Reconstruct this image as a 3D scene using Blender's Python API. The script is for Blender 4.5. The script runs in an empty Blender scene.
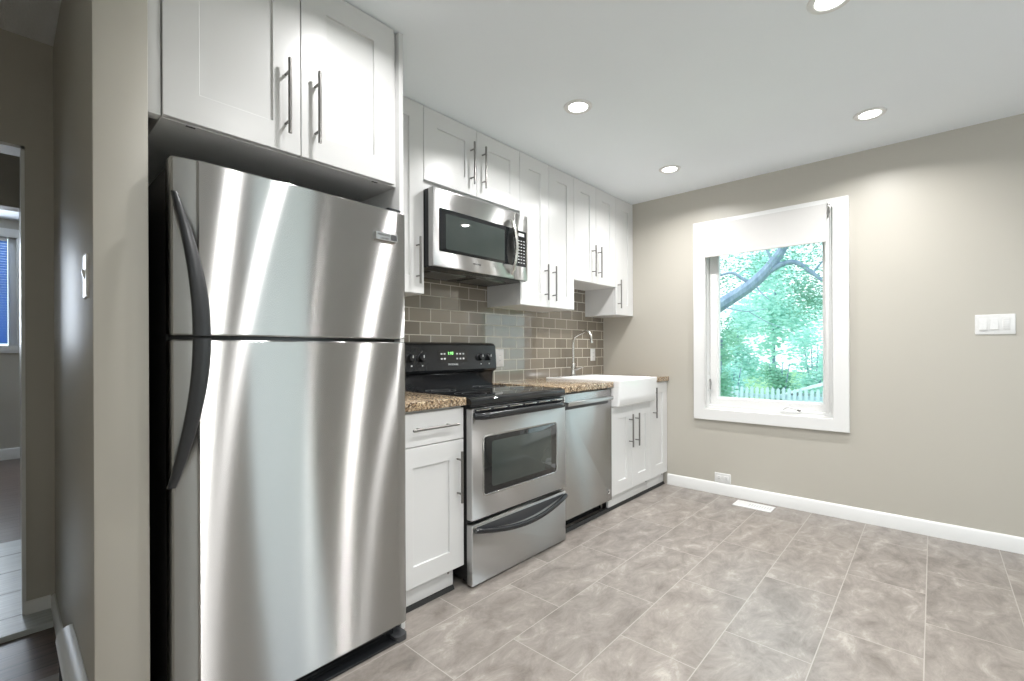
import bpy, bmesh, math, random
from mathutils import Vector, Matrix
random.seed(7)
PI = math.pi
S = bpy.context.scene
COL = S.collection

# ------------------------------------------------------------------ camera
CAM = (-3.7803, -2.3151, 1.1377); YAW = 0.7308; ROLL = -0.0040; FPX = 463.86; PPX = 5.505; PPY = 9.874
F = Vector((math.cos(YAW), math.sin(YAW), 0)); R0 = Vector((math.sin(YAW), -math.cos(YAW), 0)); U0 = R0.cross(F)
R = math.cos(ROLL) * R0 + math.sin(ROLL) * U0; U = -math.sin(ROLL) * R0 + math.cos(ROLL) * U0
cd = bpy.data.cameras.new('camera'); cam = bpy.data.objects.new('camera', cd); COL.objects.link(cam)
cam.matrix_world = Matrix(((R.x, U.x, -F.x, CAM[0]), (R.y, U.y, -F.y, CAM[1]), (R.z, U.z, -F.z, CAM[2]), (0, 0, 0, 1)))
cd.sensor_width = 36.0; cd.lens = FPX / 1024 * 36; cd.shift_x = -PPX / 1024; cd.shift_y = PPY / 1024
cd.clip_start = 0.02; cd.clip_end = 200
S.camera = cam

# ------------------------------------------------------------------ exposure, world, sun, large lights
S.view_settings.view_transform = 'Standard'; S.view_settings.look = 'None'
S.view_settings.gamma = 1.0; S.view_settings.use_curve_mapping = False
S.view_settings.exposure = 0.54
S.cycles.use_denoising = True
S.cycles.max_bounces = 10; S.cycles.diffuse_bounces = 6; S.cycles.glossy_bounces = 5; S.cycles.transparent_max_bounces = 12
S.cycles.sample_clamp_indirect = 6.0
W = bpy.data.worlds.new('sky'); S.world = W; W.use_nodes = True
wn = W.node_tree.nodes; wl = W.node_tree.links
wbg = wn['Background']; wtc = wn.new('ShaderNodeTexCoord'); wsep = wn.new('ShaderNodeSeparateXYZ'); wr = wn.new('ShaderNodeValToRGB')
wl.new(wtc.outputs['Generated'], wsep.inputs[0]); wl.new(wsep.outputs['Z'], wr.inputs[0]); wl.new(wr.outputs[0], wbg.inputs[0])
wr.color_ramp.elements[0].color = (0.86, 0.97, 1.0, 1); wr.color_ramp.elements[0].position = 0.0
wr.color_ramp.elements[1].color = (0.62, 0.86, 1.0, 1); wr.color_ramp.elements[1].position = 0.7
wbg.inputs[1].default_value = 1.5

def light(name, kind, loc, rot, energy, color=(1, 1, 1), **kw):
    d = bpy.data.lights.new(name, kind); d.energy = energy; d.color = color
    for k, v in kw.items(): setattr(d, k, v)
    o = bpy.data.objects.new(name, d); COL.objects.link(o); o.location = loc; o.rotation_euler = rot
    return o
light('sun', 'SUN', (6, 6, 12), (math.radians(-38), math.radians(-28), 0), 1.6, (1, 0.96, 0.88), angle=0.02)
# daylight through the patio door behind the camera and the hall window
light('patio_daylight', 'AREA', (-1.575, -4.66, 1.10), (PI / 2, 0, 0), 3.6, (0.84, 0.93, 1.0), shape='RECTANGLE', size=0.75, size_y=2.0)
light('side_fill', 'AREA', (-6.06, -3.65, 1.5), (PI / 2 + 0.38, 0, -PI / 2), 26, (0.90, 0.96, 1.0), shape='RECTANGLE', size=1.5, size_y=1.3)  # added unseen fill lamp on the left, tilted up to brighten the ceiling
light('far_room_daylight', 'AREA', (-4.45, 4.93, 1.75), (-PI / 2, 0, 0), 30, (0.85, 0.93, 1.0), shape='RECTANGLE', size=1.4, size_y=1.1)

# ------------------------------------------------------------------ materials
def mat(name, col=(0.8, 0.8, 0.8), rough=0.5, metal=0.0, **kw):
    m = bpy.data.materials.new(name); m.use_nodes = True
    b = m.node_tree.nodes['Principled BSDF']
    b.inputs['Base Color'].default_value = (*col, 1); b.inputs['Roughness'].default_value = rough; b.inputs['Metallic'].default_value = metal
    for k, v in kw.items(): b.inputs[k.replace('_', ' ')].default_value = v
    return m
def nt(m): return m.node_tree.nodes, m.node_tree.links, m.node_tree.nodes['Principled BSDF']
def coords(m, scale=(1, 1, 1), loc=(0, 0, 0), rot=(0, 0, 0)):
    n, l, b = nt(m); t = n.new('ShaderNodeTexCoord'); mp = n.new('ShaderNodeMapping')
    mp.inputs['Scale'].default_value = scale; mp.inputs['Location'].default_value = loc; mp.inputs['Rotation'].default_value = rot
    l.new(t.outputs['Object'], mp.inputs[0]); return mp.outputs[0]
def noise(m, vec, scale, detail=4, rough=0.55, dist=0.0):
    n, l, b = nt(m); t = n.new('ShaderNodeTexNoise'); t.inputs['Scale'].default_value = scale; t.inputs['Detail'].default_value = detail
    t.inputs['Roughness'].default_value = rough; t.inputs['Distortion'].default_value = dist
    l.new(vec, t.inputs['Vector']); return t.outputs['Fac']
def ramp(m, fac, stops):
    n, l, b = nt(m); r = n.new('ShaderNodeValToRGB'); l.new(fac, r.inputs[0]); e = r.color_ramp.elements
    while len(e) < len(stops): e.new(0.5)
    for i, (p, c) in enumerate(stops):
        e[i].position = p; e[i].color = (*c, 1) if len(c) == 3 else c
    return r.outputs[0]
def mix(m, fac, a, b_, mode='MIX'):
    n, l, _ = nt(m); x = n.new('ShaderNodeMix'); x.data_type = 'RGBA'; x.blend_type = mode
    for sock, v in ((x.inputs[0], fac), (x.inputs[6], a), (x.inputs[7], b_)):
        if isinstance(v, (int, float)): sock.default_value = v
        elif isinstance(v, tuple): sock.default_value = (*v, 1)
        else: l.new(v, sock)
    return x.outputs[2]
def maths(m, op, a, b_=None):
    n, l, _ = nt(m); x = n.new('ShaderNodeMath'); x.operation = op
    for sock, v in ((x.inputs[0], a), (x.inputs[1], b_)):
        if v is None: continue
        if isinstance(v, (int, float)): sock.default_value = v
        else: l.new(v, sock)
    return x.outputs[0]
def bump(m, h, strength, dist=0.002):
    n, l, b = nt(m); x = n.new('ShaderNodeBump'); x.inputs['Strength'].default_value = strength; x.inputs['Distance'].default_value = dist
    l.new(h, x.inputs['Height']); l.new(x.outputs[0], b.inputs['Normal'])
def setc(m, c, sock='Base Color'):
    n, l, b = nt(m); l.new(c, b.inputs[sock])

def painted_wall(name, col):
    m = mat(name, col, 0.42); v = coords(m)
    f = noise(m, v, 1.3, 3); setc(m, mix(m, f, tuple(c * 0.97 for c in col), tuple(min(1, c * 1.03) for c in col)))
    bump(m, noise(m, v, 260, 2), 0.10, 0.001); return m
M_wall = painted_wall('greige_wall_paint', (0.49, 0.465, 0.41))
M_ceil = painted_wall('white_ceiling_paint', (0.885, 0.93, 0.965)); M_ceil.node_tree.nodes['Principled BSDF'].inputs['Roughness'].default_value = 0.8
M_popcorn = painted_wall('textured_ceiling', (0.86, 0.86, 0.86))
bump(M_popcorn, noise(M_popcorn, coords(M_popcorn), 120, 3), 0.9, 0.01)
M_trim = mat('white_trim_paint', (0.76, 0.76, 0.75), 0.35); bump(M_trim, noise(M_trim, coords(M_trim), 60, 2), 0.04, 0.001)
M_cab = mat('white_cabinet_lacquer', (0.69, 0.69, 0.685), 0.30); bump(M_cab, noise(M_cab, coords(M_cab), 40, 2), 0.03, 0.001)
M_cabin = mat('cabinet_underside', (0.70, 0.69, 0.665), 0.5); bump(M_cabin, noise(M_cabin, coords(M_cabin), 50, 2), 0.05, 0.001)

def steel(name, col, rough, axis='Z', aniso=0.86, streak=(2.5, 2.5, 900)):
    m = mat(name, col, rough, 1.0); n, l, b = nt(m)
    v = coords(m, streak); f = noise(m, v, 1.0, 4, 0.6)
    setc(m, mix(m, f, tuple(c * 0.96 for c in col), tuple(min(1, c * 1.04) for c in col)))
    l.new(maths(m, 'ADD', maths(m, 'MULTIPLY', f, 0.06), rough - 0.03), b.inputs['Roughness'])
    t = n.new('ShaderNodeTangent'); t.direction_type = 'RADIAL'; t.axis = axis
    gl = n.new('ShaderNodeBsdfAnisotropic'); gl.distribution = 'GGX'; gl.inputs['Roughness'].default_value = rough; gl.inputs['Anisotropy'].default_value = aniso
    l.new(t.outputs[0], gl.inputs['Tangent']); cs = b.inputs['Base Color'].links[0].from_socket; l.new(cs, gl.inputs['Color']); l.new(gl.outputs[0], n['Material Output'].inputs[0])
    return m
M_steel = steel('brushed_stainless_steel', (0.545, 0.542, 0.535), 0.25)
M_steel2 = steel('satin_stainless_steel', (0.54, 0.535, 0.53), 0.36, aniso=0.68)
M_nickel = mat('brushed_nickel_handle', (0.27, 0.26, 0.25), 0.30, 1.0); bump(M_nickel, noise(M_nickel, coords(M_nickel, (30, 30, 5)), 1, 2), 0.02, 0.0005)
M_fsteel = mat('brushed_faucet_steel', (0.62, 0.60, 0.57), 0.22, 1.0); bump(M_fsteel, noise(M_fsteel, coords(M_fsteel, (30, 30, 5)), 1, 2), 0.02, 0.0005)
M_chrome = mat('polished_chrome', (0.80, 0.80, 0.80), 0.08, 1.0); setc(M_chrome, ramp(M_chrome, noise(M_chrome, coords(M_chrome), 8), [(0, (0.76, 0.76, 0.76)), (1, (0.84, 0.84, 0.84))]))
def plastic(name, col, rough, bs=90):
    m = mat(name, col, rough); f = noise(m, coords(m), bs, 2)
    setc(m, mix(m, f, tuple(c * 0.92 for c in col), tuple(min(1, c * 1.06) for c in col))); bump(m, f, 0.04, 0.0008); return m
M_black = plastic('black_appliance_plastic', (0.014, 0.015, 0.017), 0.20)
M_blacktex = plastic('textured_black_cabinet', (0.012, 0.012, 0.013), 0.5)
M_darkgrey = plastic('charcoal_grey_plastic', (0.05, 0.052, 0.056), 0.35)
M_handlegrey = plastic('dark_grey_satin_handle', (0.028, 0.030, 0.033), 0.34)
M_blackglass = mat('black_glass', (0.008, 0.009, 0.010), 0.015, 0.0, Specular_IOR_Level=0.6); setc(M_blackglass, ramp(M_blackglass, noise(M_blackglass, coords(M_blackglass), 5), [(0, (0.007, 0.008, 0.009)), (1, (0.012, 0.013, 0.014))]))
M_ovenglass = mat('tinted_oven_glass', (0.035, 0.045, 0.042), 0.015, 0.0, Specular_IOR_Level=0.7); setc(M_ovenglass, ramp(M_ovenglass, noise(M_ovenglass, coords(M_ovenglass), 4), [(0, (0.030, 0.040, 0.038)), (1, (0.05, 0.06, 0.055))]))
M_shadowgap = plastic('dark_recess', (0.02, 0.02, 0.02), 0.7)
M_white_pl = plastic('white_plastic', (0.74, 0.74, 0.73), 0.3)
M_ceramic = mat('white_fireclay', (0.90, 0.90, 0.89), 0.12); M_ceramic.node_tree.nodes['Principled BSDF'].inputs['Coat Weight'].default_value = 0.4
setc(M_ceramic, ramp(M_ceramic, noise(M_ceramic, coords(M_ceramic), 3), [(0, (0.80, 0.80, 0.80)), (1, (0.83, 0.83, 0.83))]))
M_print = plastic('pale_grey_print', (0.55, 0.56, 0.56), 0.5)
M_darkprint = plastic('dark_print', (0.06, 0.06, 0.065), 0.5)
M_brass = mat('aged_brass', (0.42, 0.30, 0.16), 0.3, 1.0); bump(M_brass, noise(M_brass, coords(M_brass), 80), 0.05)

def emit(name, col, strength):
    m = mat(name, (0, 0, 0), 0.5); b = m.node_tree.nodes['Principled BSDF']
    b.inputs['Emission Color'].default_value = (*col, 1); b.inputs['Emission Strength'].default_value = strength
    setc(m, ramp(m, noise(m, coords(m), 20), [(0, (0.75, 0.75, 0.75)), (1, (0.8, 0.8, 0.8))])); return m
M_lamp = emit('lit_lamp_lens', (1.0, 0.97, 0.92), 9.0)
M_green = emit('green_clock_digits', (0.12, 1.0, 0.06), 1.6)

# granite: cream and tan grains with dark brown and black flecks
M_granite = mat('speckled_brown_granite', (0.4, 0.3, 0.2), 0.14)
v = coords(M_granite); n, l, b = nt(M_granite)
vo = n.new('ShaderNodeTexVoronoi'); vo.inputs['Scale'].default_value = 150; l.new(v, vo.inputs['Vector'])
sp = n.new('ShaderNodeSeparateColor'); l.new(vo.outputs['Color'], sp.inputs[0])
g = ramp(M_granite, sp.outputs[0], [(0.0, (0.03, 0.022, 0.016)), (0.28, (0.10, 0.06, 0.035)), (0.40, (0.30, 0.20, 0.12)), (0.62, (0.50, 0.38, 0.24)), (0.82, (0.68, 0.57, 0.42)), (1.0, (0.80, 0.73, 0.62))])
M_granite.node_tree.nodes[-1].color_ramp.interpolation = 'CONSTANT'
setc(M_granite, mix(M_granite, ramp(M_granite, noise(M_granite, v, 38, 4), [(0.42, (0, 0, 0)), (0.62, (1, 1, 1))]), g, (0.46, 0.33, 0.20), 'MIX'))
n2 = mix(M_granite, 0.35, g, mix(M_granite, ramp(M_granite, noise(M_granite, v, 45, 4), [(0.40, (0, 0, 0)), (0.60, (1, 1, 1))]), (0.10, 0.06, 0.035), (0.56, 0.43, 0.28)))
setc(M_granite, n2)

def brick_nodes(m, vec, w, h, mortar, c1, c2, cm):
    n, l, b = nt(m); t = n.new('ShaderNodeTexBrick'); l.new(vec, t.inputs['Vector'])
    t.inputs['Scale'].default_value = 1; t.inputs['Brick Width'].default_value = w; t.inputs['Row Height'].default_value = h
    t.inputs['Mortar Size'].default_value = mortar; t.inputs['Mortar Smooth'].default_value = 0.1; t.inputs['Bias'].default_value = 0
    t.inputs['Color1'].default_value = (*c1, 1); t.inputs['Color2'].default_value = (*c2, 1); t.inputs['Mortar'].default_value = (*cm, 1)
    t.offset = 0.5; t.offset_frequency = 2; return t
# floor: 61 x 30 cm porcelain tiles in half bond, mottled warm grey, pale grout
M_tile = mat('grey_porcelain_floor_tile', (0.4, 0.36, 0.33), 0.34)
v = coords(M_tile, loc=(0.311 + 0.606 * 20, 1.985 + 0.302 * 20, 0))
bt = brick_nodes(M_tile, v, 0.606, 0.302, 0.0019, (0.0, 0.0, 0.0), (1, 1, 1), (0.5, 0.5, 0.5))
n, l, b = nt(M_tile)
ofs = n.new('ShaderNodeVectorMath'); ofs.operation = 'ADD'; sc = n.new('ShaderNodeVectorMath'); sc.operation = 'SCALE'; sc.inputs['Scale'].default_value = 9.0
l.new(bt.outputs['Color'], sc.inputs[0]); l.new(v, ofs.inputs[0]); l.new(sc.outputs[0], ofs.inputs[1])
st = n.new('ShaderNodeMapping'); st.inputs['Scale'].default_value = (1.0, 1.7, 1.0); st.inputs['Rotation'].default_value = (0, 0, 0.5); l.new(ofs.outputs[0], st.inputs[0])
cl = ramp(M_tile, noise(M_tile, st.outputs[0], 6.0, 10, 0.74, 0.5), [(0.26, (0.135, 0.118, 0.105)), (0.43, (0.225, 0.201, 0.181)), (0.57, (0.300, 0.271, 0.246)), (0.73, (0.49, 0.46, 0.42))])
tint = ramp(M_tile, bt.outputs['Color'], [(0, (0.95, 0.945, 0.94)), (1, (1.05, 1.04, 1.03))])
cl = mix(M_tile, 1.0, cl, tint, 'MULTIPLY')
setc(M_tile, mix(M_tile, bt.outputs['Fac'], cl, (0.40, 0.37, 0.335)))
bump(M_tile, maths(M_tile, 'SUBTRACT', maths(M_tile, 'MULTIPLY', noise(M_tile, st.outputs[0], 14, 5), 0.25), bt.outputs['Fac']), 0.35, 0.002)
# backsplash: glossy taupe glass subway tile
M_splash = mat('glossy_taupe_subway_tile', (0.3, 0.26, 0.22), 0.06, 0.0, IOR=1.75, Coat_Weight=0.35, Coat_Roughness=0.015)
n, l, b = nt(M_splash); tc = n.new('ShaderNodeTexCoord'); se = n.new('ShaderNodeSeparateXYZ'); cb = n.new('ShaderNodeCombineXYZ')
l.new(tc.outputs['Object'], se.inputs[0]); l.new(se.outputs['X'], cb.inputs['X']); l.new(se.outputs['Z'], cb.inputs['Y'])
mp = n.new('ShaderNodeMapping'); l.new(cb.outputs[0], mp.inputs[0]); mp.inputs['Location'].default_value = (1.93 - 0.079 + 0.158 * 20, -0.912 + 0.0805 * 20, 0)
bt = brick_nodes(M_splash, mp.outputs[0], 0.158, 0.0805, 0.0026, (0.175, 0.150, 0.116), (0.250, 0.216, 0.170), (0.60, 0.56, 0.47))
setc(M_splash, bt.outputs['Color'])
l.new(maths(M_splash, 'ADD', maths(M_splash, 'MULTIPLY', bt.outputs['Fac'], 0.5), 0.025), b.inputs['Roughness'])
bump(M_splash, maths(M_splash, 'SUBTRACT', maths(M_splash, 'MULTIPLY', noise(M_splash, mp.outputs[0], 9, 2), 0.35), bt.outputs['Fac']), 0.25, 0.002)
# hall planks
def planks(name, w, h, c1, c2, cm, rough, mo=0.004):
    m = mat(name, c1, rough); v = coords(m, loc=(0, 0.01, 0)); bt = brick_nodes(m, v, w, h, mo, c1, c2, cm)
    gr = noise(m, coords(m, (2.5, 30, 1)), 2, 5); setc(m, mix(m, 0.35, bt.outputs['Color'], ramp(m, gr, [(0.3, tuple(c * 0.5 for c in c1)), (0.7, tuple(min(1, c * 1.5) for c in c2))])))
    bump(m, maths(m, 'SUBTRACT', maths(m, 'MULTIPLY', gr, 0.2), bt.outputs['Fac']), 0.3, 0.002); return m
M_hallwood = planks('dark_parquet_planks', 0.9, 0.09, (0.10, 0.072, 0.062), (0.15, 0.11, 0.095), (0.02, 0.015, 0.012), 0.28)
M_greyplank = planks('light_grey_boards', 6.0, 0.30, (0.50, 0.53, 0.53), (0.56, 0.59, 0.59), (0.03, 0.03, 0.03), 0.3, 0.008)  # light grey boards with wide dark joints
# window glass
M_glass = bpy.data.materials.new('clear_window_glass'); M_glass.use_nodes = True
n = M_glass.node_tree.nodes; l = M_glass.node_tree.links; n.remove(n['Principled BSDF'])
gt = n.new('ShaderNodeBsdfTransparent'); gg = n.new('ShaderNodeBsdfGlossy'); gg.inputs['Roughness'].default_value = 0.02
fr = n.new('ShaderNodeFresnel'); fr.inputs['IOR'].default_value = 1.35; gm = n.new('ShaderNodeMixShader')
gt.inputs[0].default_value = (0.95, 0.99, 0.98, 1)
l.new(fr.outputs[0], gm.inputs[0]); l.new(gt.outputs[0], gm.inputs[1]); l.new(gg.outputs[0], gm.inputs[2]); l.new(gm.outputs[0], n['Material Output'].inputs[0])
M_fabric = mat('off_white_shade_fabric', (0.60, 0.59, 0.575), 0.85); bump(M_fabric, noise(M_fabric, coords(M_fabric, (1, 6, 300)), 3, 2), 0.15, 0.001)
M_bark = mat('grey_bark', (0.20, 0.21, 0.24), 0.9); vb = noise(M_bark, coords(M_bark, (6, 6, 2)), 3, 5)
setc(M_bark, ramp(M_bark, vb, [(0.3, (0.20, 0.25, 0.36)), (0.7, (0.34, 0.40, 0.52))])); bump(M_bark, vb, 0.5, 0.02)
def leaf(name, c1, c2):
    m = mat(name, c1, 0.6); f = noise(m, coords(m), 2.5, 3); setc(m, ramp(m, f, [(0.3, c1), (0.7, c2)]))
    n, l, b = nt(m); tr = n.new('ShaderNodeBsdfTranslucent'); tr.inputs[0].default_value = (*c2, 1); mx = n.new('ShaderNodeMixShader'); mx.inputs[0].default_value = 0.4
    l.new(b.outputs[0], mx.inputs[1]); l.new(tr.outputs[0], mx.inputs[2]); l.new(mx.outputs[0], n['Material Output'].inputs[0]); return m
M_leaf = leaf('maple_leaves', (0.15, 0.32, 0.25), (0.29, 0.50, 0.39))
M_leaf2 = leaf('haze_pale_leaves', (0.42, 0.66, 0.60), (0.58, 0.82, 0.76))  # far foliage: haze and overexposure put into the pale colour
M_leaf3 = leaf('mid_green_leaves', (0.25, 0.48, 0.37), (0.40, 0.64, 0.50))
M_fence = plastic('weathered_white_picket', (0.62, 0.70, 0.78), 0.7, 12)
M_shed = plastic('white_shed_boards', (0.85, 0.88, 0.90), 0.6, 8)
M_grass = mat('lawn_grass', (0.20, 0.36, 0.16), 0.9); setc(M_grass, ramp(M_grass, noise(M_grass, coords(M_grass), 3, 6), [(0.3, (0.14, 0.28, 0.12)), (0.7, (0.32, 0.5, 0.26))]))
M_blind = leaf('sky_glow_blind_slats', (0.25, 0.48, 0.88), (0.30, 0.55, 0.95))  # blue glow of the sky outside put into the slat colour

# ------------------------------------------------------------------ mesh helpers
def bmn(): return bmesh.new()
def box(bm, x0, x1, y0, y1, z0, z1, bev=0.0, seg=2):
    if x0 > x1: x0, x1 = x1, x0
    if y0 > y1: y0, y1 = y1, y0
    if z0 > z1: z0, z1 = z1, z0
    r = bmesh.ops.create_cube(bm, size=1.0); vs = r['verts']
    for q in vs: q.co = Vector(((x0 + x1) / 2 + q.co.x * (x1 - x0), (y0 + y1) / 2 + q.co.y * (y1 - y0), (z0 + z1) / 2 + q.co.z * (z1 - z0)))
    if bev > 0:
        es = list({e for q in vs for e in q.link_edges})
        bmesh.ops.bevel(bm, geom=es, offset=bev, segments=seg, profile=0.5, affect='EDGES', clamp_overlap=True)
    return bm
def frame_of(d):
    d = d.normalized(); a = Vector((0, 0, 1)) if abs(d.z) < 0.9 else Vector((1, 0, 0))
    u = d.cross(a).normalized(); return u, d.cross(u).normalized()
def tube(bm, pts, rad, n=14, caps=True, flat=None):
    pts = [Vector(p) for p in pts]; N = len(pts)
    if isinstance(rad, (int, float)): rad = [rad] * N
    rings = []; u = None
    for i, p in enumerate(pts):
        d = (pts[min(i + 1, N - 1)] - pts[max(i - 1, 0)]).normalized()
        if u is None: u, w = frame_of(d)
        else:
            u = (u - d * u.dot(d)).normalized(); w = d.cross(u)
        ring = []
        for k in range(n):
            a = 2 * PI * k / n; off = (u * math.cos(a) + w * math.sin(a)) * rad[i]
            if flat: off = Vector((off.x * flat[0], off.y * flat[1], off.z * flat[2]))
            ring.append(bm.verts.new(p + off))
        rings.append(ring)
    for a, b_ in zip(rings, rings[1:]):
        for k in range(n): bm.faces.new((a[k], a[(k + 1) % n], b_[(k + 1) % n], b_[k]))
    if caps: bm.faces.new(rings[0][::-1]); bm.faces.new(rings[-1])
    return bm
def cyl(bm, p0, p1, r, n=24, r2=None): return tube(bm, [p0, p1], [r, r if r2 is None else r2], n)
def lathe(bm, prof, c, axis='Z', n=32):
    """prof = [(radius, height)...] revolved about axis through c"""
    c = Vector(c); rings = []
    ax = {'X': (Vector((0, 1, 0)), Vector((0, 0, 1)), Vector((1, 0, 0))), 'Y': (Vector((0, 0, 1)), Vector((1, 0, 0)), Vector((0, 1, 0))), 'Z': (Vector((1, 0, 0)), Vector((0, 1, 0)), Vector((0, 0, 1)))}[axis]
    for r, h in prof:
        if r < 1e-6: rings.append([bm.verts.new(c + ax[2] * h)])
        else: rings.append([bm.verts.new(c + ax[2] * h + (ax[0] * math.cos(2 * PI * k / n) + ax[1] * math.sin(2 * PI * k / n)) * r) for k in range(n)])
    for a, b_ in zip(rings, rings[1:]):
        for k in range(n):
            q = [a[k % len(a)], a[(k + 1) % len(a)], b_[(k + 1) % len(b_)], b_[k % len(b_)]]; q2 = []
            for vv in q:
                if vv not in q2: q2.append(vv)
            if len(q2) > 2: bm.faces.new(q2)
    return bm
def prism(bm, poly, axis, a0, a1):
    """poly = 2-D outline; axis X: (y,z)  Y: (x,z)  Z: (x,y)"""
    def P(p, a): return {'X': (a, p[0], p[1]), 'Y': (p[0], a, p[1]), 'Z': (p[0], p[1], a)}[axis]
    A = [bm.verts.new(P(p, a0)) for p in poly]; B = [bm.verts.new(P(p, a1)) for p in poly]; n = len(poly)
    for i in range(n): bm.faces.new((A[i], A[(i + 1) % n], B[(i + 1) % n], B[i]))
    bm.faces.new(A[::-1]); bm.faces.new(B); return bm
def loops(bm, L, cap0=True, cap1=True):
    """L = list of closed loops of equal length, bridged in turn"""
    V = [[bm.verts.new(p) for p in q] for q in L]; n = len(V[0])
    for a, b_ in zip(V, V[1:]):
        for i in range(n): bm.faces.new((a[i], a[(i + 1) % n], b_[(i + 1) % n], b_[i]))
    if cap0: bm.faces.new(V[0][::-1])
    if cap1: bm.faces.new(V[-1])
    return bm
def rect(x0, x1, z0, z1, y, i=0.0): return [(x0 + i, y, z0 + i), (x1 - i, y, z0 + i), (x1 - i, y, z1 - i), (x0 + i, y, z1 - i)]
def rrect(x0, x1, z0, z1, y, r, n=6, i=0.0):
    x0 += i; x1 -= i; z0 += i; z1 -= i; r = max(r - i, 0.0005); P = []
    for cx, cz, a0 in ((x1 - r, z1 - r, 0), (x0 + r, z1 - r, 90), (x0 + r, z0 + r, 180), (x1 - r, z0 + r, 270)):
        for k in range(n + 1):
            a = math.radians(a0 + 90 * k / n); P.append((cx + r * math.cos(a), y, cz + r * math.sin(a)))
    return P
ORG = {}
def obj(name, bm, m, parent=None, org=None, smooth=35, kind=None):
    """one mesh object; vertices are given in world metres"""
    o3 = Vector(ORG[parent] if parent is not None else (org or (0, 0, 0)))
    bmesh.ops.recalc_face_normals(bm, faces=bm.faces[:])
    bmesh.ops.translate(bm, verts=bm.verts[:], vec=-o3)
    me = bpy.data.meshes.new(name); bm.to_mesh(me); bm.free()
    for mm in (m if isinstance(m, (list, tuple)) else [m]): me.materials.append(mm)
    if smooth:
        me.polygons.foreach_set('use_smooth', [True] * len(me.polygons)); me.set_sharp_from_angle(angle=math.radians(smooth))
    o = bpy.data.objects.new(name, me); COL.objects.link(o)
    if parent is not None: o.parent = parent
    else: o.location = o3
    if kind: o['kind'] = kind
    ORG[o] = tuple(o3); return o
def tag(o, label, cat, group=None, kind=None):
    o['label'] = label; o['category'] = cat
    if group: o['group'] = group
    if kind: o['kind'] = kind
    return o
def thing(name, label, cat, loc, group=None):
    o = bpy.data.objects.new(name, None); COL.objects.link(o); o.location = loc; o.empty_display_size = 0.05
    ORG[o] = tuple(loc); return tag(o, label, cat, group)
def struct(name, bm, m, parent=None): return obj(name, bm, m, parent, None, 35, None if parent else 'structure')
def text(s, size, m, parent, origin, right, up, depth=0.0006, name='lettering'):
    c = bpy.data.curves.new(name, 'FONT'); c.body = s; c.size = size; c.extrude = depth; c.align_x = 'CENTER'; c.align_y = 'CENTER'
    t = bpy.data.objects.new('tmp', c); COL.objects.link(t)
    me = bpy.data.meshes.new_from_object(t.evaluated_get(bpy.context.evaluated_depsgraph_get())); bpy.data.objects.remove(t)
    r = Vector(right).normalized(); u = Vector(up).normalized(); k = r.cross(u); o3 = Vector(origin) - Vector(ORG[parent])
    me.transform(Matrix(((r.x, u.x, k.x, o3.x), (r.y, u.y, k.y, o3.y), (r.z, u.z, k.z, o3.z), (0, 0, 0, 1))))
    me.materials.clear(); me.materials.append(m)
    o = bpy.data.objects.new(name, me); COL.objects.link(o); o.parent = parent; ORG[o] = ORG[parent]; return o

# ------------------------------------------------------------------ room shell
H = 2.4364; HH = 2.49
XS0, XS1, YS = -3.62, -3.505, -0.70          # the stub wall beside the refrigerator
YH = 0.58                                   # end wall of the hall
YB, XL = -4.60, -6.00                       # walls behind and left of the camera
bm = bmn(); box(bm, XL, 0, YB, 0.0, -0.06, 0); struct('floor', bm, M_tile)
bm = bmn(); box(bm, -5.2, XS0, 0.0, 1.76, -0.06, 0); struct('floor_hall', bm, M_hallwood)
bm = bmn(); prism(bm, [(0.40, 0.001), (0.415, 0.018), (1.76, 0.018), (1.76, 0.001)], 'X', -5.2, XS0 - 0.015); struct('floor_landing', bm, M_greyplank)
bm = bmn(); box(bm, -6.2, -2.4, 1.76, 5.0, -0.06, 0); struct('floor_far_room', bm, M_hallwood)
bm = bmn(); box(bm, XS1, 0.2, YB, 0.12, H, H + 0.08); box(bm, XS0, XS1, YB, YS, H, H + 0.08); box(bm, XL, XS0, YB, YS, H, H + 0.08); struct('ceiling', bm, M_ceil)
bm = bmn(); box(bm, -4.77, XS0, YS, YH + 0.12, HH, HH + 0.08); box(bm, XS0, XS1 + 0.1, YS, YH + 0.12, HH, HH + 0.08); box(bm, -4.77, XS1, YS - 0.03, YS + 0.0, H + 0.06, HH + 0.08); struct('ceiling_hall', bm, M_popcorn)
bm = bmn(); box(bm, -5.2, XS0 + 0.4, YH + 0.12, 1.75, H, H + 0.08); struct('ceiling_landing', bm, M_ceil)
bm = bmn(); box(bm, -6.2, -2.4, 1.87, 5.0, 2.55, 2.63); struct('ceiling_far_room', bm, M_ceil)
bm = bmn(); box(bm, XS1, 0.2, 0.0, 0.12, 0, H); struct('wall_cabinets', bm, M_wall)
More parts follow.
